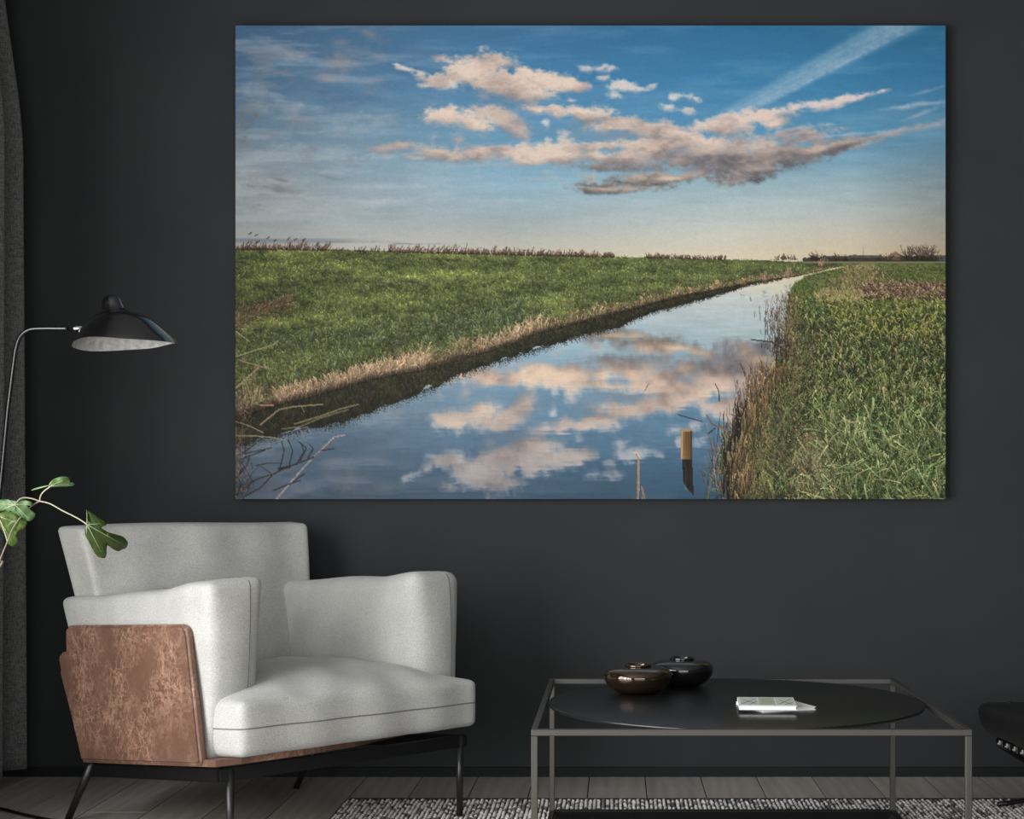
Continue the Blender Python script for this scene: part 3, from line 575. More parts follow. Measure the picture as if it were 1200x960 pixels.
struct(box('ceiling', (LEFT_X-T, REAR_Y-T, CEIL), (RIGHT_X+T, WALL_Y+T, CEIL+.1), M['ceiling']))
struct(box('baseboard_back', (LEFT_X+.05, WALL_Y-.012, .0), (RIGHT_X, WALL_Y-.0005, .034), M['base'], None, .003))
struct(box('baseboard_right', (RIGHT_X-.012, REAR_Y+.05, .0), (RIGHT_X-.0005, WALL_Y-.05, .034), M['base'], None, .003))
for k in range(4):
    w = struct(empty('window_%d' % (k+1), (LEFT_X, ys[1+2*k]+.45, .2)))
    bm = bmesh.new()
    for y0, y1, z0, z1 in ((-.45,-.41,0,2.1),(.41,.45,0,2.1),(-.45,.45,0,.04),(-.45,.45,2.06,2.1),(-.45,.45,1.03,1.07)): bm_box(bm, (-.1,y0,z0), (-.04,y1,z1), .003)
    from_bm(bm, 'window_frame', M['black_metal'], w)
# floor: every plank a piece of its own, joints open 2 mm
floor = struct(box('floor', (LEFT_X-T, REAR_Y-T, -.06), (RIGHT_X+T, WALL_Y+T, -.004), M['gap']))
PW_ = .1973; x0 = -.094-11*PW_; rnd = random.Random(5)
meshes = {}
def plank_mesh(w, L):
    key = (round(w,4), round(L,3))
    if key not in meshes:
        bm = bmesh.new(); bm_box(bm, (0,0,-.012), (w-.0036, L-.0030, 0)); 
        es = [e for e in bm.edges if all(v.co.z > -.001 for v in e.verts)]; bmesh.ops.bevel(bm, geom=es, offset=.0012, segments=1, affect='EDGES')
        me = bpy.data.meshes.new('plank'); bm.to_mesh(me); bm.free(); me.materials.append(M['oak']); meshes[key] = me
    return meshes[key]
i = 0; x = x0
while x < RIGHT_X-.01:
    w = min(PW_, RIGHT_X-x); y = WALL_Y
    first = rnd.choice([.9,1.3,1.7,2.1,.62])
    if i == 8: first = WALL_Y-4.97
    L = first
    while y > REAR_Y+.01:
        L = min(L, y-REAR_Y)
        p = link('plank', plank_mesh(w, L)); p.parent = floor; p.location = (x+.0011, y-L+.0011, 0); y -= L; L = 2.2
    x += PW_; i += 1
# ---------------------------------------------------------------- landscape print on the back wall
def make_print():
    root = empty('landscape_print', (0, WALL_Y-.001, 0))
    tag(root, 'large unframed landscape print of a canal through green meadows under clouds, on the dark wall', 'picture')
    yf = 5.44; s = FPX/yf; lx, hx = (PX0-722)/s, (PX1-722)/s; hz, lz = 1+(580-PY0)/s, 1+(580-PY1)/s
    img = paint_landscape(); h, w = img.shape[:2]
    lin = np.where(img <= .04045, img/12.92, ((img+.055)/1.055)**2.4).astype(np.float32)
    xs = lx+(np.arange(w)+.5)/w*(hx-lx); zs = hz-(np.arange(h)+.5)/h*(hz-lz); xs[0], xs[-1], zs[0], zs[-1] = lx, hx, hz, lz
    co = np.empty((h, w, 3), np.float32); co[...,0] = xs[None]; co[...,1] = yf-(WALL_Y-.001); co[...,2] = zs[:,None]
    me = bpy.data.meshes.new('printed_face'); me.vertices.add(w*h); me.vertices.foreach_set('co', co.ravel())
    idx = np.arange(w*h, dtype=np.int32).reshape(h, w); q = np.stack([idx[:-1,:-1], idx[1:,:-1], idx[1:,1:], idx[:-1,1:]], -1).reshape(-1, 4)
    me.loops.add(q.size); me.loops.foreach_set('vertex_index', q.ravel()); me.polygons.add(len(q))
    me.polygons.foreach_set('loop_start', np.arange(0, q.size, 4, dtype=np.int32)); me.polygons.foreach_set('loop_total', np.full(len(q), 4, np.int32))
    me.update(calc_edges=True)
    ca = me.color_attributes.new('ink', 'FLOAT_COLOR', 'POINT'); ca.data.foreach_set('color', np.concatenate([lin, np.ones((h,w,1), np.float32)], -1).ravel())
    link('printed_face', me, M['ink_print'], root)
    y0 = yf-(WALL_Y-.001)
    box('backing_panel', (lx, y0+.0004, lz), (hx, y0+.022, hz), M['panel'], root)
    for fx in (.2, .8):
        xx_ = lx+(hx-lx)*fx; box('wall_mount', (xx_-.15, y0+.022, lz+.2), (xx_+.15, 0, hz-.2), M['black_metal'], root)
make_print()
# ---------------------------------------------------------------- armchair
chair = empty('armchair', (-1.053, 4.17, 0), math.radians(45))
tag(chair, 'pale grey upholstered armchair with scuffed brown leather side and thin black legs', 'armchair')
def P(x, y, h): return (x, y, .28-.105*y+h)
def hull(x0, x1, y0, y1, h00, h01, h10, h11, b0=0.0, b1=0.0, dy=0.0, lx=0.0):
    """eight corners in x, y, z order; h: top height at (y0,y1) left then right; dy: lean of the top"""
    return [P(x0,y0,b0), P(x0-lx,y0+dy,h00), P(x0,y1,b1), P(x0-lx,y1+dy,h01), P(x1,y0,b0), P(x1+lx,y0+dy,h10), P(x1,y1,b1), P(x1+lx,y1+dy,h11)]
def wob(a, f, ph):
    def e(Pp, n):
        x, y, z = Pp
        d = a*(math.sin(f*x+ph)*math.sin(f*.8*y+1.3*ph)+.6*math.sin(1.9*f*z+ph*2+f*x)*math.cos(1.4*f*y))
        return Pp+np.array((d*n[0]*.7, d*n[1]*.7, d*n[2]))
    return e
def seat_extra(Pp, n):
    x, y, z = Pp; top = max(n[2], 0)
    d = .0042*math.sin(22*x+9*y)*math.exp(-((y-.04)/.22)**2)+.0025*math.sin(41*x-14*y+1)
    k = max(0, 1-abs(n[0]))*2; k = min(1, k)
    return Pp+np.array((0, (-.004*math.sin(30*x+2*z)+.02*max(0,n[2])*0)*max(-n[1],0), d*top*k))
seat = Soft(hull(-.005,.818,-.078,.70,.160,.20,.150,.20,.010,.010), (.82,.77,.17), .022, (.012,.008,.075), seat_extra, 3.2, 0.0)
sc_ = link('seat_cushion', seat.mesh('seat_cushion', (40,34,16)), M['cloth'], chair, True)
def seam(name, soft, path, parent, r=.0019, out=1.004):
    pts = []
    for (u, v, w) in path:
        p = soft.at(u, v, w); c_ = soft.at(u*.98, v*.98, w) if max(abs(u),abs(v)) >= 1 else p; pts.append(tuple(p))
    return tube(name, pts, r, M['seam'], parent, 6)
ed_ = [1-.0012*(1.55**k) for k in range(11)]; fwd = sorted([-a for a in ed_]+ed_+list(np.linspace(-.88,.88,24)))
sp = [(-1,v,.02) for v in np.linspace(.6,-.86,10)]+[(-1,-v,.02) for v in ed_[::-1]]+[(u,-1,.02) for u in fwd]+[(1,-v,.02) for v in ed_]+[(1,v,.02) for v in np.linspace(-.86,.6,10)]
seam('seam', seat, sp, sc_)
def back_extra(Pp, n):
    x, y, z = Pp
    d = .007*math.sin(13*x+2*z+.6)*(.4+z)+.0045*math.sin(29*x-4*z)*max(0,z-.35)*2.2+.003*math.sin(17*z+9*x)
    q = np.array((0., d*(-n[1] if n[1] < 0 else 0)*-1, .006*math.sin(5*x+1)*max(n[2],0)))
    return Pp+q
back = Soft([P(.07,.655,.03),P(-.038,.79,.70),P(.07,.80,.03),P(-.054,.915,.714),P(.75,.655,.03),P(.790,.79,.712),P(.75,.80,.03),P(.806,.905,.728)], (.80,.16,.68), .020, (-.014,.035,.004), back_extra)
bc_ = link('backrest', back.mesh('backrest', (36,12,30)), M['cloth'], chair, True)
def arm_extra(ph, sgn):
    def e(Pp, n):
        x, y, z = Pp
        d = .006*math.sin(9*y+ph)*max(n[2],0)+.004*math.sin(17*y+7*z+ph)
        return Pp+np.array((d*n[0], 0, .9*d*max(n[2],0)))
    return e
larm = Soft([P(-.03,.045,.0),P(-.03,.03,.482),P(-.03,.70,.02),P(-.03,.915,.488),P(.135,.07,.0),P(.135,.03,.492),P(.13,.70,.02),P(.13,.905,.492)], (.16,.84,.49), .022, (.014,.02,.006), arm_extra(.4,-1))
rarm = Soft(hull(.668,.838,.035,.80,.484,.505,.478,.497,.0,.02), (.17,.77,.49), .036, (.03,.02,.012), arm_extra(1.4,1))
a1 = link('armrest', larm.mesh('armrest', (14,40,26)), M['cloth'], chair, True)
a2 = link('armrest', rarm.mesh('armrest', (14,40,26)), M['cloth'], chair, True)
seam('seam', larm, [(.45,v,1) for v in np.linspace(.7,-1,16)]+[(.45-.2*max(0,-w)**2,-1,w) for w in np.linspace(1,-1,30)][1:], a1)
seam('seam', rarm, [(.42,v,1) for v in np.linspace(.7,-1,16)]+[(.42+.1*(1-w)/2,-1,w) for w in np.linspace(1,-1,30)][1:], a2)
# leather side panel: outline in (y, h) on the outer side of the arm
def rounded(poly, rad, k=5):
    out = []; n = len(poly)
    for i in range(n):
        p = Vector(poly[i]); a = Vector(poly[i-1])-p; c = Vector(poly[(i+1)%n])-p; r = rad[i]
        if r <= 0: out.append(p); continue
        s, e = p+a.normalized()*r, p+c.normalized()*r
        for j in range(k+1): t = j/k; out.append((1-t)**2*s+2*t*(1-t)*p+t*t*e)
    return out
def slab(name, outline, x0, x1, mat, parent, bev=.004, f=lambda y, h: 0.0):
    bm = bmesh.new(); vs = [bm.verts.new(P(x0, y, h)) for (y, h) in outline]; fc = bm.faces.new(vs)
    r = bmesh.ops.extrude_face_region(bm, geom=[fc]); vv = [v for v in r['geom'] if isinstance(v, bmesh.types.BMVert)]
    for v in vv: v.co.x += x1-x0
    rim = [e for e in bm.edges if abs(e.verts[0].co.x-e.verts[1].co.x) < 1e-6]
    bmesh.ops.bevel(bm, geom=rim, offset=bev, segments=3, affect='EDGES'); return from_bm(bm, name, mat, parent)
slab('side_panel', rounded([(.108,.378),(.828,.408),(.823,.33),(.872,.325),(.866,.285),(.722,-.004),(.028,-.004)], [.035,.03,.006,.02,.02,.006,.02]), -.062, -.036, M['leather'], chair, .008)
slab('side_panel', rounded([(.25,.378),(.828,.408),(.866,.285),(.722,-.004),(.10,-.004)], [.035,.03,.02,.006,.02]), .828, .848, M['leather'], chair, .006)
def plate(name, pts, h0, h1, mat, bev=.003):
    bm = bmesh.new(); vs = [bm.verts.new(P(x, y, h0)) for (x, y) in pts]; fc = bm.faces.new(vs)
    r = bmesh.ops.extrude_face_region(bm, geom=[fc])
    for v in r['geom']:
        if isinstance(v, bmesh.types.BMVert): v.co.z += h1-h0
    return from_bm(bm, name, mat, chair)
plate('seat_base', [(-.05,-.03),(-.05,.73),(.83,.73),(.80,.20),(.42,.0),(.22,-.04),(.02,-.045)], -.009, .010, M['leather'])
bm = bmesh.new()
def bar(p, q, w, h):
    p, q = Vector(p), Vector(q); d = (q-p); L = d.length; mtx = Matrix.Translation((p+q)/2) @ d.to_track_quat('X','Z').to_matrix().to_4x4() @ Matrix.Diagonal((L,w,h,1))
    bmesh.ops.create_cube(bm, size=1, matrix=mtx)
bar(P(-.02,.0,-.036),P(.83,.0,-.036),.016,.036); bar(P(-.02,.73,-.036),P(.83,.73,-.036),.016,.036); bar(P(-.02,0,-.036),P(-.02,.73,-.036),.016,.036); bar(P(.83,0,-.036),P(.83,.73,-.036),.016,.036)
from_bm(bm, 'frame', M['black_metal'], chair)
def leg(a, b_, r=.0115): return tube('leg', [a, b_], [r, r*.9], M['leg_metal'], chair, 16)
leg(P(.012,-.0,-.02), (.012,0,0)); leg(P(.81,-.0,-.02), (.81,-.0,.0148)); leg(P(-.022,.725,-.01), (-.045,.845,0), .012); leg(P(.79,.71,-.02), (.745,.80,0))
# ---------------------------------------------------------------- coffee table
tb = empty('coffee_table', (.327, 4.243, .0148)); tag(tb, 'low coffee table with round black top in a square slim metal frame', 'coffee table')
W2, D2, TH, q = .532, .519, .4192, .008
for sx in (-1,1):
    for sy in (-1,1): box('leg', (sx*(W2-q)-q, sy*(D2-q)-q, 0), (sx*(W2-q)+q, sy*(D2-q)+q, TH-2*q), M['gunmetal'], tb, .0015, 1)
for z in (TH-q, q):
    for sy in (-1,1): box('rail', (-W2 if z > .1 else -W2+2*q, sy*(D2-q)-q, z-q), (W2 if z > .1 else W2-2*q, sy*(D2-q)+q, z+q), M['gunmetal'] if z > .1 else M['black_metal'], tb, .0015, 1)
    for sx in (-1,1): box('rail', (sx*(W2-q)-q, -D2+2*q, z-q), (sx*(W2-q)+q, D2-2*q, z+q), M['gunmetal'] if z > .1 else M['black_metal'], tb, .0015, 1)
rt = .512
box('lower_shelf', (-W2+2*q, -D2+2*q, .003), (W2-2*q, D2-2*q, .012), M['black_metal'], tb)
lathe('table_top', [(0,TH-.010),(rt-.006,TH-.010),(rt-.001,TH-.0085),(rt,TH-.006),(rt,TH-.003),(rt-.0015,TH-.0008),(rt-.004,TH-.0002),(0,TH)], M['table_top'], tb, 128)
for a in range(4):
    th = math.radians(45+90*a); 
for sx, sy in ((0,1),(0,-1)):
    box('support', (-.012, sy*(D2-.028)-.011, TH-.0155), (.012, sy*(D2-.028)+.011, TH-.0105), M['black_metal'], tb)
# ---------------------------------------------------------------- bowls
TT = TH+.0148
def vase(loc, R_, H_, mat, label):
    root = empty('bowl_vase', loc); tag(root, label, 'vase')
    out = [(0,0),(.42*R_,0),(.62*R_,.05*H_),(.82*R_,.2*H_),(.95*R_,.42*H_),(R_,.6*H_),(.985*R_,.74*H_),(.9*R_,.87*H_),(.72*R_,.955*H_),(.5*R_,.985*H_),(.36*R_,.99*H_)]
    pr = [tuple(p) for p in [(v.x, v.z) for v in spline([(r,0,z) for r,z in out], 5)]]
    inn = [(.3*R_,.985*H_),(.34*R_,.93*H_),(.6*R_,.9*H_),(.85*R_,.76*H_),(.94*R_,.58*H_),(.86*R_,.35*H_),(.6*R_,.12*H_),(0,.07*H_)]
    lathe('bowl', pr+[(max(r,0),z) for r,z in inn], mat, root, 64)
    rim = [(.36*R_,.97*H_),(.385*R_,1.0*H_),(.39*R_,1.04*H_),(.375*R_,1.075*H_),(.345*R_,1.085*H_),(.325*R_,1.06*H_),(.32*R_,1.0*H_),(.31*R_,.96*H_)]
    lathe('rim', rim, mat, root, 64); return root
vase((.063, 4.41, TT), .098, .077, M['brown_glass'], 'squat glossy brown glass vase standing in front on the coffee table')
vase((.196, 4.585, TT), .093, .078, M['black_glass'], 'squat glossy black glass vase standing behind the brown one')
# ---------------------------------------------------------------- books
def book(loc, rz, w, d, h, label, printed=False):
    root = empty('book', loc, rz); tag(root, label, 'book', 'small white books on the coffee table')
    box('page_block', (-w/2+.003,-d/2+.003,.0015), (w/2-.003,d/2-.0005,h-.0015), M['paper'], root)
    box('cover', (-w/2,-d/2,0), (w/2,d/2,.0015), M['paper'], root); t = box('cover', (-w/2,-d/2,h-.0015), (w/2,d/2,h), M['paper'], root)
    box('spine', (-w/2, d/2-.0005, .0015), (w/2, d/2, h-.0015), M['paper'], root)
    if printed:
        for a, b_, mt in ((-.47,-.16,'paper_light'),(-.14,.14,'paper_green'),(.16,.47,'paper_light')):
            o = box('printed_panel', (a*w,-.42*d,h), (b_*w,.44*d,h+.0004), M[mt], root)
        bmm = bmesh.new(); rr_ = random.Random(3)
        for (a, c, e, f) in ((-.45,-.3,-.2,.25),(-.42,.2,-.2,-.25),(-.3,-.35,-.18,.0),(.2,-.3,.44,.28),(.22,.2,.42,-.35),(.3,-.38,.45,-.1),(-.1,-.2,.1,-.2),(-.1,-.05,.1,-.05),(-.1,.1,.1,.1),(-.1,.25,.1,.25)):
            p = Vector((a*w,c*d,h+.0006)); q_ = Vector((e*w,f*d,h+.0006)); dd = q_-p
            bmesh.ops.create_cube(bmm, size=1, matrix=Matrix.Translation((p+q_)/2) @ dd.to_track_quat('X','Z').to_matrix().to_4x4() @ Matrix.Diagonal((dd.length,.0016,.0004,1)))
        from_bm(bmm, 'printed_drawing', M['ink'], root)
    return root
book((.425, 4.115, TT), math.radians(20), .155, .165, .0085, 'white book lying askew on the coffee table, beneath the printed one')
book((.398, 4.085, TT+.0087), math.radians(-3), .150, .175, .0105, 'white book with three printed cover panels, lying on top of the other', True)
# ---------------------------------------------------------------- rug
rx0, rx1, ry0, ry1 = -.874, 2.35, 2.75, 5.07
rug = box('rug', (rx0, ry0, 0), (rx1, ry1, .005), M['rug_base'], None, .002, 1); tag(rug, 'chunky woven grey and white rug under the coffee table', 'rug')
def rug_pile():
    R = np.random.RandomState(11); sx, sy = .0140, .028
    nx, ny = int((rx1-rx0)/sx), int((ry1-ry0)/sy); gx, gy = np.meshgrid(np.arange(nx), np.arange(ny), indexing='ij')
    cx = rx0+(gx+.5)*sx; cy = ry0+(gy+.5+.5*(gx%2))*sy*.985; cx = (cx+R.randn(*cx.shape)*.0007).ravel(); cy = (cy+R.randn(nx,ny)*.0015).ravel()
    N = len(cx); lat = [(-.35,.8),(.25,1.0),(.8,.62)]; n = 6
    base = []
    for z, r in lat:
        for k in range(n): th = 2*math.pi*k/n; base.append((r*math.cos(th), r*math.sin(th), z))
    base.append((0,0,1.05)); base = np.array(base); F = []
    for i in range(2):
        for k in range(n): F.append((i*n+k, i*n+(k+1)%n, (i+1)*n+(k+1)%n, (i+1)*n+k))
    T_ = [(2*n+k, 2*n+(k+1)%n, 3*n) for k in range(n)]
    hs = np.clip(.0070*(1+.12*R.randn(N)), .005, .0075); sxr = .0060; syr = .0160; ang = np.where((gx.ravel()%2)==0, .22, -.22)+R.randn(N)*.12
    v = base[None]*np.stack([np.full(N,sxr), np.full(N,syr), hs], -1)[:,None,:]
    c, s = np.cos(ang)[:,None], np.sin(ang)[:,None]; x = v[...,0]*c-v[...,1]*s+cx[:,None]; y = v[...,0]*s+v[...,1]*c+cy[:,None]; z = v[...,2]+.0065
    co = np.stack([x,y,z], -1).reshape(-1,3); nb = len(base)
    off = (np.arange(N)*nb)[:,None,None]; q = (np.array(F)[None]+off).reshape(-1,4); t = (np.array(T_)[None]+off).reshape(-1,3)
    me = bpy.data.meshes.new('woven_pile'); me.vertices.add(len(co)); me.vertices.foreach_set('co', co.ravel().astype(np.float32))
    li = np.concatenate([q.ravel(), t.ravel()]).astype(np.int32); me.loops.add(len(li)); me.loops.foreach_set('vertex_index', li)
    tot = np.concatenate([np.full(len(q),4), np.full(len(t),3)]).astype(np.int32); st = np.concatenate([[0], np.cumsum(tot)[:-1]]).astype(np.int32)
    me.polygons.add(len(tot)); me.polygons.foreach_set('loop_start', st); me.polygons.foreach_set('loop_total', tot); me.update(calc_edges=True)
    tone = np.where(R.rand(N) < .74, .80+.1*R.randn(N), .22+.06*R.randn(N)).clip(.05,.95)
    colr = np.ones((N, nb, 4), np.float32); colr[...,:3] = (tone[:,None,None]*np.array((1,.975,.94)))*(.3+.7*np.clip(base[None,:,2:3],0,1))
    ca = me.color_attributes.new('yarn', 'FLOAT_COLOR', 'POINT'); ca.data.foreach_set('color', colr.ravel())
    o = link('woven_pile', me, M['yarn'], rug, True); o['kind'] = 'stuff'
rug_pile()
# ---------------------------------------------------------------- curtain on the left
def curtain():
    root = empty('curtain', (LEFT_X+.13, 5.2, .055)); tag(root, 'heavy dark grey linen curtain hanging in folds beside the wall', 'curtain')
    nz, ny = 60, 180; V, F = [], []
    for i in range(nz+1):
        z = 2.9*i/nz; zz = z+.055; g = max(0,min(1,(zz-2.15)/.75)); g = g*g*(3-2*g); hem = max(0, 1-z/.25)
        for j in range(ny+1):
            t = j/ny; y = -1.05+1.27*t
            ph = t*2*math.pi*6.75+.35*math.sin(zz*1.1)
            amp = .05*(1-.35*g)
            x = .02+.075*max(0,1-t/.35)**.7+amp*math.sin(ph+.5)+.012*math.sin(2.3*ph+zz)-.055*g  # unseen near end bulges out, shaped to shade the wall beside the curtain
            yy = y+.018*math.cos(ph)-(.02*hem if t > .97 else 0)
            V.append((x, yy, z))
    for i in range(nz):
        for j in range(ny):
            a = i*(ny+1)+j; F.append((a, a+1, a+ny+2, a+ny+1))
    o = link('cloth_panel', mesh_of('cloth_panel', V, F), M['linen'], root, True); s = o.modifiers.new('thick', 'SOLIDIFY'); s.thickness = .006
    tube('curtain_rod', [(-.02,-1.15,2.93),(-.02,.26,2.93)], .012, M['black_metal'], root)
curtain()
# ---------------------------------------------------------------- floor lamp
LY = 4.6; LS = FPX/LY
def at(px, py, y): s = FPX/y; return Vector(((px-722)/s, y, 1+(580-py)/s))
lamp = empty('floor_lamp', (-1.94, LY, 0)); tag(lamp, 'black floor lamp with curved arm and flared glossy shade beside the armchair', 'floor lamp')
L0 = Vector((-1.94, LY, 0))
def LP(px, py): return at(px, py, LY)-L0
pole = [Vector((0,0,.03)), LP(-22,760), LP(0,575), LP(9,480), LP(16,425), LP(19,407), LP(24,394), LP(34,386.5), LP(48,385), LP(80,385)]
tube('pole', pole[:3]+spline(pole[3:], 6), .0066, M['dark_chrome'], lamp, 14)
tube('swivel_joint', [LP(79,385), LP(98,385)], .0082, M['chrome'], lamp, 14)
for ax, ay in ((.16,-.30),(-.02,.26),(-.10,-.22)):
    tube('leg', [(0,0,.035),(ax*.5,ay*.5,.022),(ax,ay,.008)], [.009,.008,.007], M['black_metal'], lamp, 10)
tube('cord', spline([(0,.0,.03),(-.04,.12,.006),(-.06,.26,.006),(-.02,.295,.006),(.1,.20,.006),(.22,.115,.006),(.4,.02,.006),(.62,-.02,.006)], 8), .0055, M['black_metal'], lamp, 8)
shade_c = at(147, 403, LY)-L0
def shade_rings(k=1.0, inset=0.0):
    rows = [(-.0,.166,0),(.012,.160,0),(.028,.147,-.002),(.045,.132,-.007),(.066,.111,-.009),(.082,.092,-.010),(.094,.072,-.013),(.1005,.056,-.021),(.106,.044,-.033),(.114,.037,-.040),(.126,.034,-.0435),(.140,.0305,-.045),(.150,.024,-.045),(.155,.014,-.045),(.157,.0001,-.045)]
    return rows
SK = 4.6/4.8*.97
def shade_mesh(name, rows, dr, mat, parent, n=72):
    V, F = [], []
    for (z, r, c) in rows:
        for k in range(n):
            th = 2*math.pi*k/n; rr_ = max(r-dr, 1e-4)
            fall = max(0, 1-z/.05); wav = fall*(-.014*max(0,-math.cos(th))**1.5+.010*math.exp(-((th-4.15)/.55)**2)*1.2-.004*max(0,math.sin(th))+.013*math.exp(-((th-.75)/.5)**2)-.004*math.exp(-((th-2.5)/.5)**2))
            V.append(((c+rr_*math.cos(th))*SK, rr_*math.sin(th)*.95*SK, (z+wav)*SK))
    for i in range(len(rows)-1):
        for k in range(n): F.append((i*n+k, i*n+(k+1)%n, (i+1)*n+(k+1)%n, (i+1)*n+k))
    return link(name, mesh_of(name, V, F), mat, parent, True)
rows = shade_rings()
sh = shade_mesh('lamp_shade', rows, 0, M['shade_black'], lamp); sh.location = shade_c
s_ = sh.modifiers.new('smooth', 'SUBSURF'); s_.levels = s_.render_levels = 1
ln_ = shade_mesh('lining', [(z-(.0005 if i else -.0008), r, c) for i, (z, r, c) in enumerate(rows[:11])], .0028, M['lining'], sh)
tag(ln_, 'pale grey inside of the shade')
lathe('bulb', [(0,.0),(.012,.004),(.02,.018),(.018,.035),(.010,.05),(.009,.07),(0,.07)], M['lining'], sh).location = (-.03,0,.03)
# ---------------------------------------------------------------- fig plant
PYD = 3.9
fig = empty('potted_fig', (-1.80, 3.78, 0)); tag(fig, 'fig plant reaching in from the left, lobed green leaves on thin pale stems', 'plant'); F0 = Vector((-1.80, 3.78, 0))
def FZ(zx, zy, dy=0.0):                                               # a point of the plant, read off the photograph at the plant's own distance
    return at(zx/6.857, 540+zy/6.857, PYD+dy)-F0
def fig_leaf(outline, root_pt, tip_dirs, mat, dy=0.0, tilt=(0,0), curl=.02, side=.2):
    bm = bmesh.new(); c = Vector((sum(p[0] for p in outline)/len(outline), sum(p[1] for p in outline)/len(outline)))
    sp_ = []
    n = len(outline)
    for i in range(n):
        a, b_, c_, d = [Vector(outline[k % n]) for k in (i-1, i, i+1, i+2)]
        for j in range(4):
            t = j/4; sc4 = 1+.012*math.sin((i*4+j)*1.9); sp_.append(.5*((2*b_)+(c_-a)*t+(2*a-5*b_+4*c_-d)*t*t+(3*b_-a-3*c_+d)*t**3))
    def depth(p):
        u, v = (p[0]-root_pt[0])/150, (p[1]-root_pt[1])/150
        dmin = 9
        for tx, ty in tip_dirs:
            dx, dz = tx-root_pt[0], ty-root_pt[1]; L = max(1e-6, dx*dx+dz*dz); t = max(0, min(1, ((p[0]-root_pt[0])*dx+(p[1]-root_pt[1])*dz)/L))
            dmin = min(dmin, math.hypot(p[0]-root_pt[0]-t*dx, p[1]-root_pt[1]-t*dz)/60)
        return dy+tilt[0]*u+tilt[1]*v+curl*(u*u+v*v)*.5+.004*min(dmin,1.5)+.002*math.sin(p[0]*.06)*math.sin(p[1]*.05)
    vs = [bm.verts.new(FZ(p[0], p[1], 0)) for p in sp_]
    f = bm.faces.new(vs); bmesh.ops.triangulate(bm, faces=[f]); 
    for _ in range(2): bmesh.ops.subdivide_edges(bm, edges=[e for e in bm.edges if e.calc_length() > .008], cuts=1); bmesh.ops.triangulate(bm, faces=bm.faces)
    inv = lambda co: (((co+F0).x*FPX/PYD+722)*6.857, (580-((co+F0).z-1)*FPX/PYD-540)*6.857)
    for v in bm.verts: zx, zy = inv(v.co); v.co = FZ(zx, zy, depth((zx, zy)))
    o = from_bm(bm, 'leaf', mat, fig, True); s = o.modifiers.new('thick', 'SOLIDIFY'); s.thickness = .0012
    for tx, ty in tip_dirs:
        pts = []
        for t in np.linspace(0, .9, 8):
            p = (root_pt[0]+(tx-root_pt[0])*t, root_pt[1]+(ty-root_pt[1])*t); q_ = FZ(p[0], p[1], depth(p)); q_.y -= .002; pts.append(q_)
        tube('vein', pts, [.0011*(1-.7*t) for t in np.linspace(0,1,8)], M['vein'], o, 5)
    return o
fig_leaf([(700,515),(685,545),(683,590),(697,620),(716,600),(730,650),(745,710),(770,750),(800,775),(840,780),(857,745),(845,700),(815,660),(800,620),(830,640),(870,680),(910,710),(950,725),(980,712),(1010,700),(1027,670),(1015,640),(985,610),(930,592),(870,575),(820,545),(795,525),(850,520),(840,495),(790,460),(740,425),(715,410),(692,395),(705,430),(715,465),(712,500)],
    (702,513), [(830,760),(1000,680),(830,505),(700,405),(697,600)], M['leaf_dark'], -.02, (.015,.01))
fig_leaf([(405,208),(392,195),(415,160),(450,140),(500,128),(545,132),(557,150),(540,172),(500,188),(478,197),(530,190),(560,175),(590,178),(598,190),(570,203),(500,207),(440,210)],
    (405,205), [(545,142),(590,186)], M['leaf_light'], 0, (.02,.02))
fig_leaf([(385,198),(330,207),(280,222),(253,236),(262,239),(300,230),(345,217),(388,204)], (388,201), [(262,236)], M['leaf_mid'], 0, (0,0))
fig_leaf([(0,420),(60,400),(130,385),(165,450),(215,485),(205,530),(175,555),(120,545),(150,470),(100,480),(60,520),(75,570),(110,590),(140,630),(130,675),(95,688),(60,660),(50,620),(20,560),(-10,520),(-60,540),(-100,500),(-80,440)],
    (-20,440), [(200,520),(110,670),(-90,500)], M['leaf_backlit'], .03, (.0,.01))
fig_leaf([(120,355),(95,330),(60,312),(20,312),(-30,318),(-80,340),(-90,375),(-50,400),(10,405),(50,400),(70,412),(110,380),(122,366),(140,410),(170,450),(205,472),(232,488),(265,470),(285,435),(270,415),(232,386),(190,358),(232,362),(262,360),(266,345),(220,320),(165,325)],
    (120,352), [(-60,345),(10,400),(240,470),(255,350)], M['leaf_mid'], -.01, (.0,.01))
tube('stem', spline([(0,0,.36),(.05,.03,.55),FZ(-40,900,0),FZ(0,795,0),FZ(60,650,.01),FZ(100,550,.02),FZ(165,455,.03),FZ(230,385,.03),FZ(275,350,.02),FZ(318,325,0)], 6), list(np.linspace(.006,.0019,18))+[.0018]*37, M['bark'], fig, 8)
for pts in ([(318,325),(260,305),(200,297),(160,308),(135,335),(120,352)], [(318,325),(328,280),(355,245),(405,207)], [(318,325),(400,345),(500,400),(600,450),(650,478),(702,514)]):
    tube('stem', spline([FZ(x_, y_, -.005*i_) if i_ else FZ(x_, y_, 0) for i_, (x_, y_) in enumerate(pts)], 5), .0017, M['stem'], fig, 8)
tube('stem', spline([FZ(-20,440,.03), FZ(20,520,.025), FZ(60,650,.01)], 5), .0016, M['stem'], fig, 8)
tube('stem', spline([FZ(385,201,0), FZ(395,215,0), FZ(355,245,0)], 4), .001, M['stem'], fig, 6)
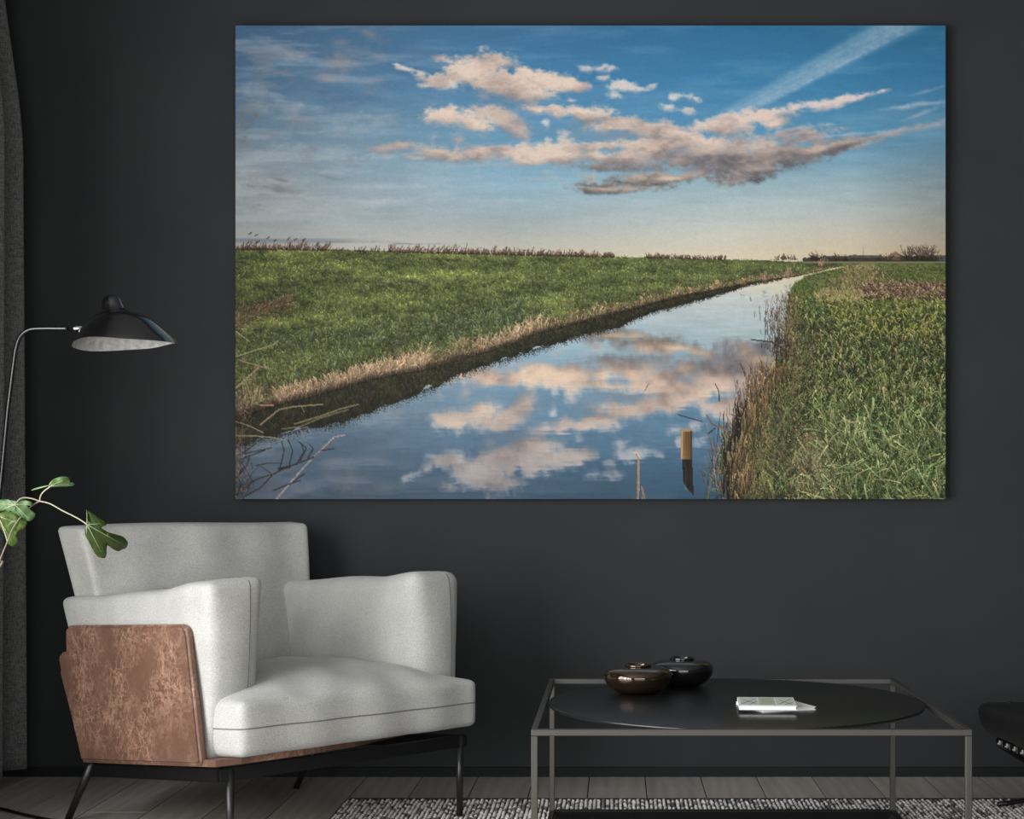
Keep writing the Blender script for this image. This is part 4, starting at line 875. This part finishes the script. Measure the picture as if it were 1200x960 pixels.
lathe('pot', [(0,0),(.10,0),(.115,.01),(.145,.36),(.148,.38),(.138,.38),(.132,.35),(.0,.35)], M['pot'], fig, 40)
lathe('soil', [(.134,.345),(.09,.356),(.0,.36)], M['soil'], fig, 24)
# ---------------------------------------------------------------- black leather stool at the right edge
st = empty('leather_stool', (1.142, 4.97, .0148), math.radians(8)); tag(st, 'low black leather stool with chrome buckles at the right edge, behind the coffee table', 'stool')
SZ = .60
cs = Soft([(.03,-SZ+.03,.214),(0,-SZ,.320),(.03,-.03,.214),(0,0,.320),(SZ-.03,-SZ+.03,.214),(SZ,-SZ,.320),(SZ-.03,-.03,.214),(SZ,0,.320)], (SZ,SZ,.105), .042, (.008,.008,.014), wob(.002,22,1))
cu = link('cushion', cs.mesh('cushion', (24,24,12)), M['black_leather'], st, True)
for bx_ in (.1,.24,.38,.52):
    for by_ in (-.08,-.22,-.36,-.5):
        p = cs.at(bx_/SZ*2-1, by_/SZ*2+1, 1); lathe('button', [(0,.004),(.006,.0035),(.009,.0),(.009,-.003)], M['black_leather'], cu, 12).location = tuple(p)
bm = bmesh.new()
bm_box(bm, (.06,-SZ+.04,.196), (.075,-.06,.210)); bm_box(bm, (SZ-.075,-SZ+.04,.196), (SZ-.06,-.06,.210)); bm_box(bm, (.06,-.075,.196), (SZ-.06,-.06,.210)); bm_box(bm, (.06,-SZ+.04,.196), (SZ-.06,-SZ+.055,.210))
from_bm(bm, 'frame', M['black_metal'], st)
for k in range(8):
    y = -.115-k*.06
    s = box('strap', (.05, y-.018, .192), (SZ-.05, y+.018, .2145), M['black_leather'], st, .002, 1)
    bmm = bmesh.new(); bm_box(bmm, (.046,y-.008,.199), (.0498,y-.003,.212)); bm_box(bmm, (.046,y-.008,.199), (.0498,y+.008,.203)); from_bm(bmm, 'buckle', M['buckle'], s)
for yy in (-.10, -SZ+.10):
    for a, b_ in ((.05,SZ-.05),(SZ-.05,.05)):
        pts = [(a+(b_-a)*t, yy, .008+.190*(t**1.7)) for t in np.linspace(0,1,16)]
        V, F = tube_data(pts, .008, 8); link('leg', mesh_of('leg', V, F), M['black_metal'], st, True)
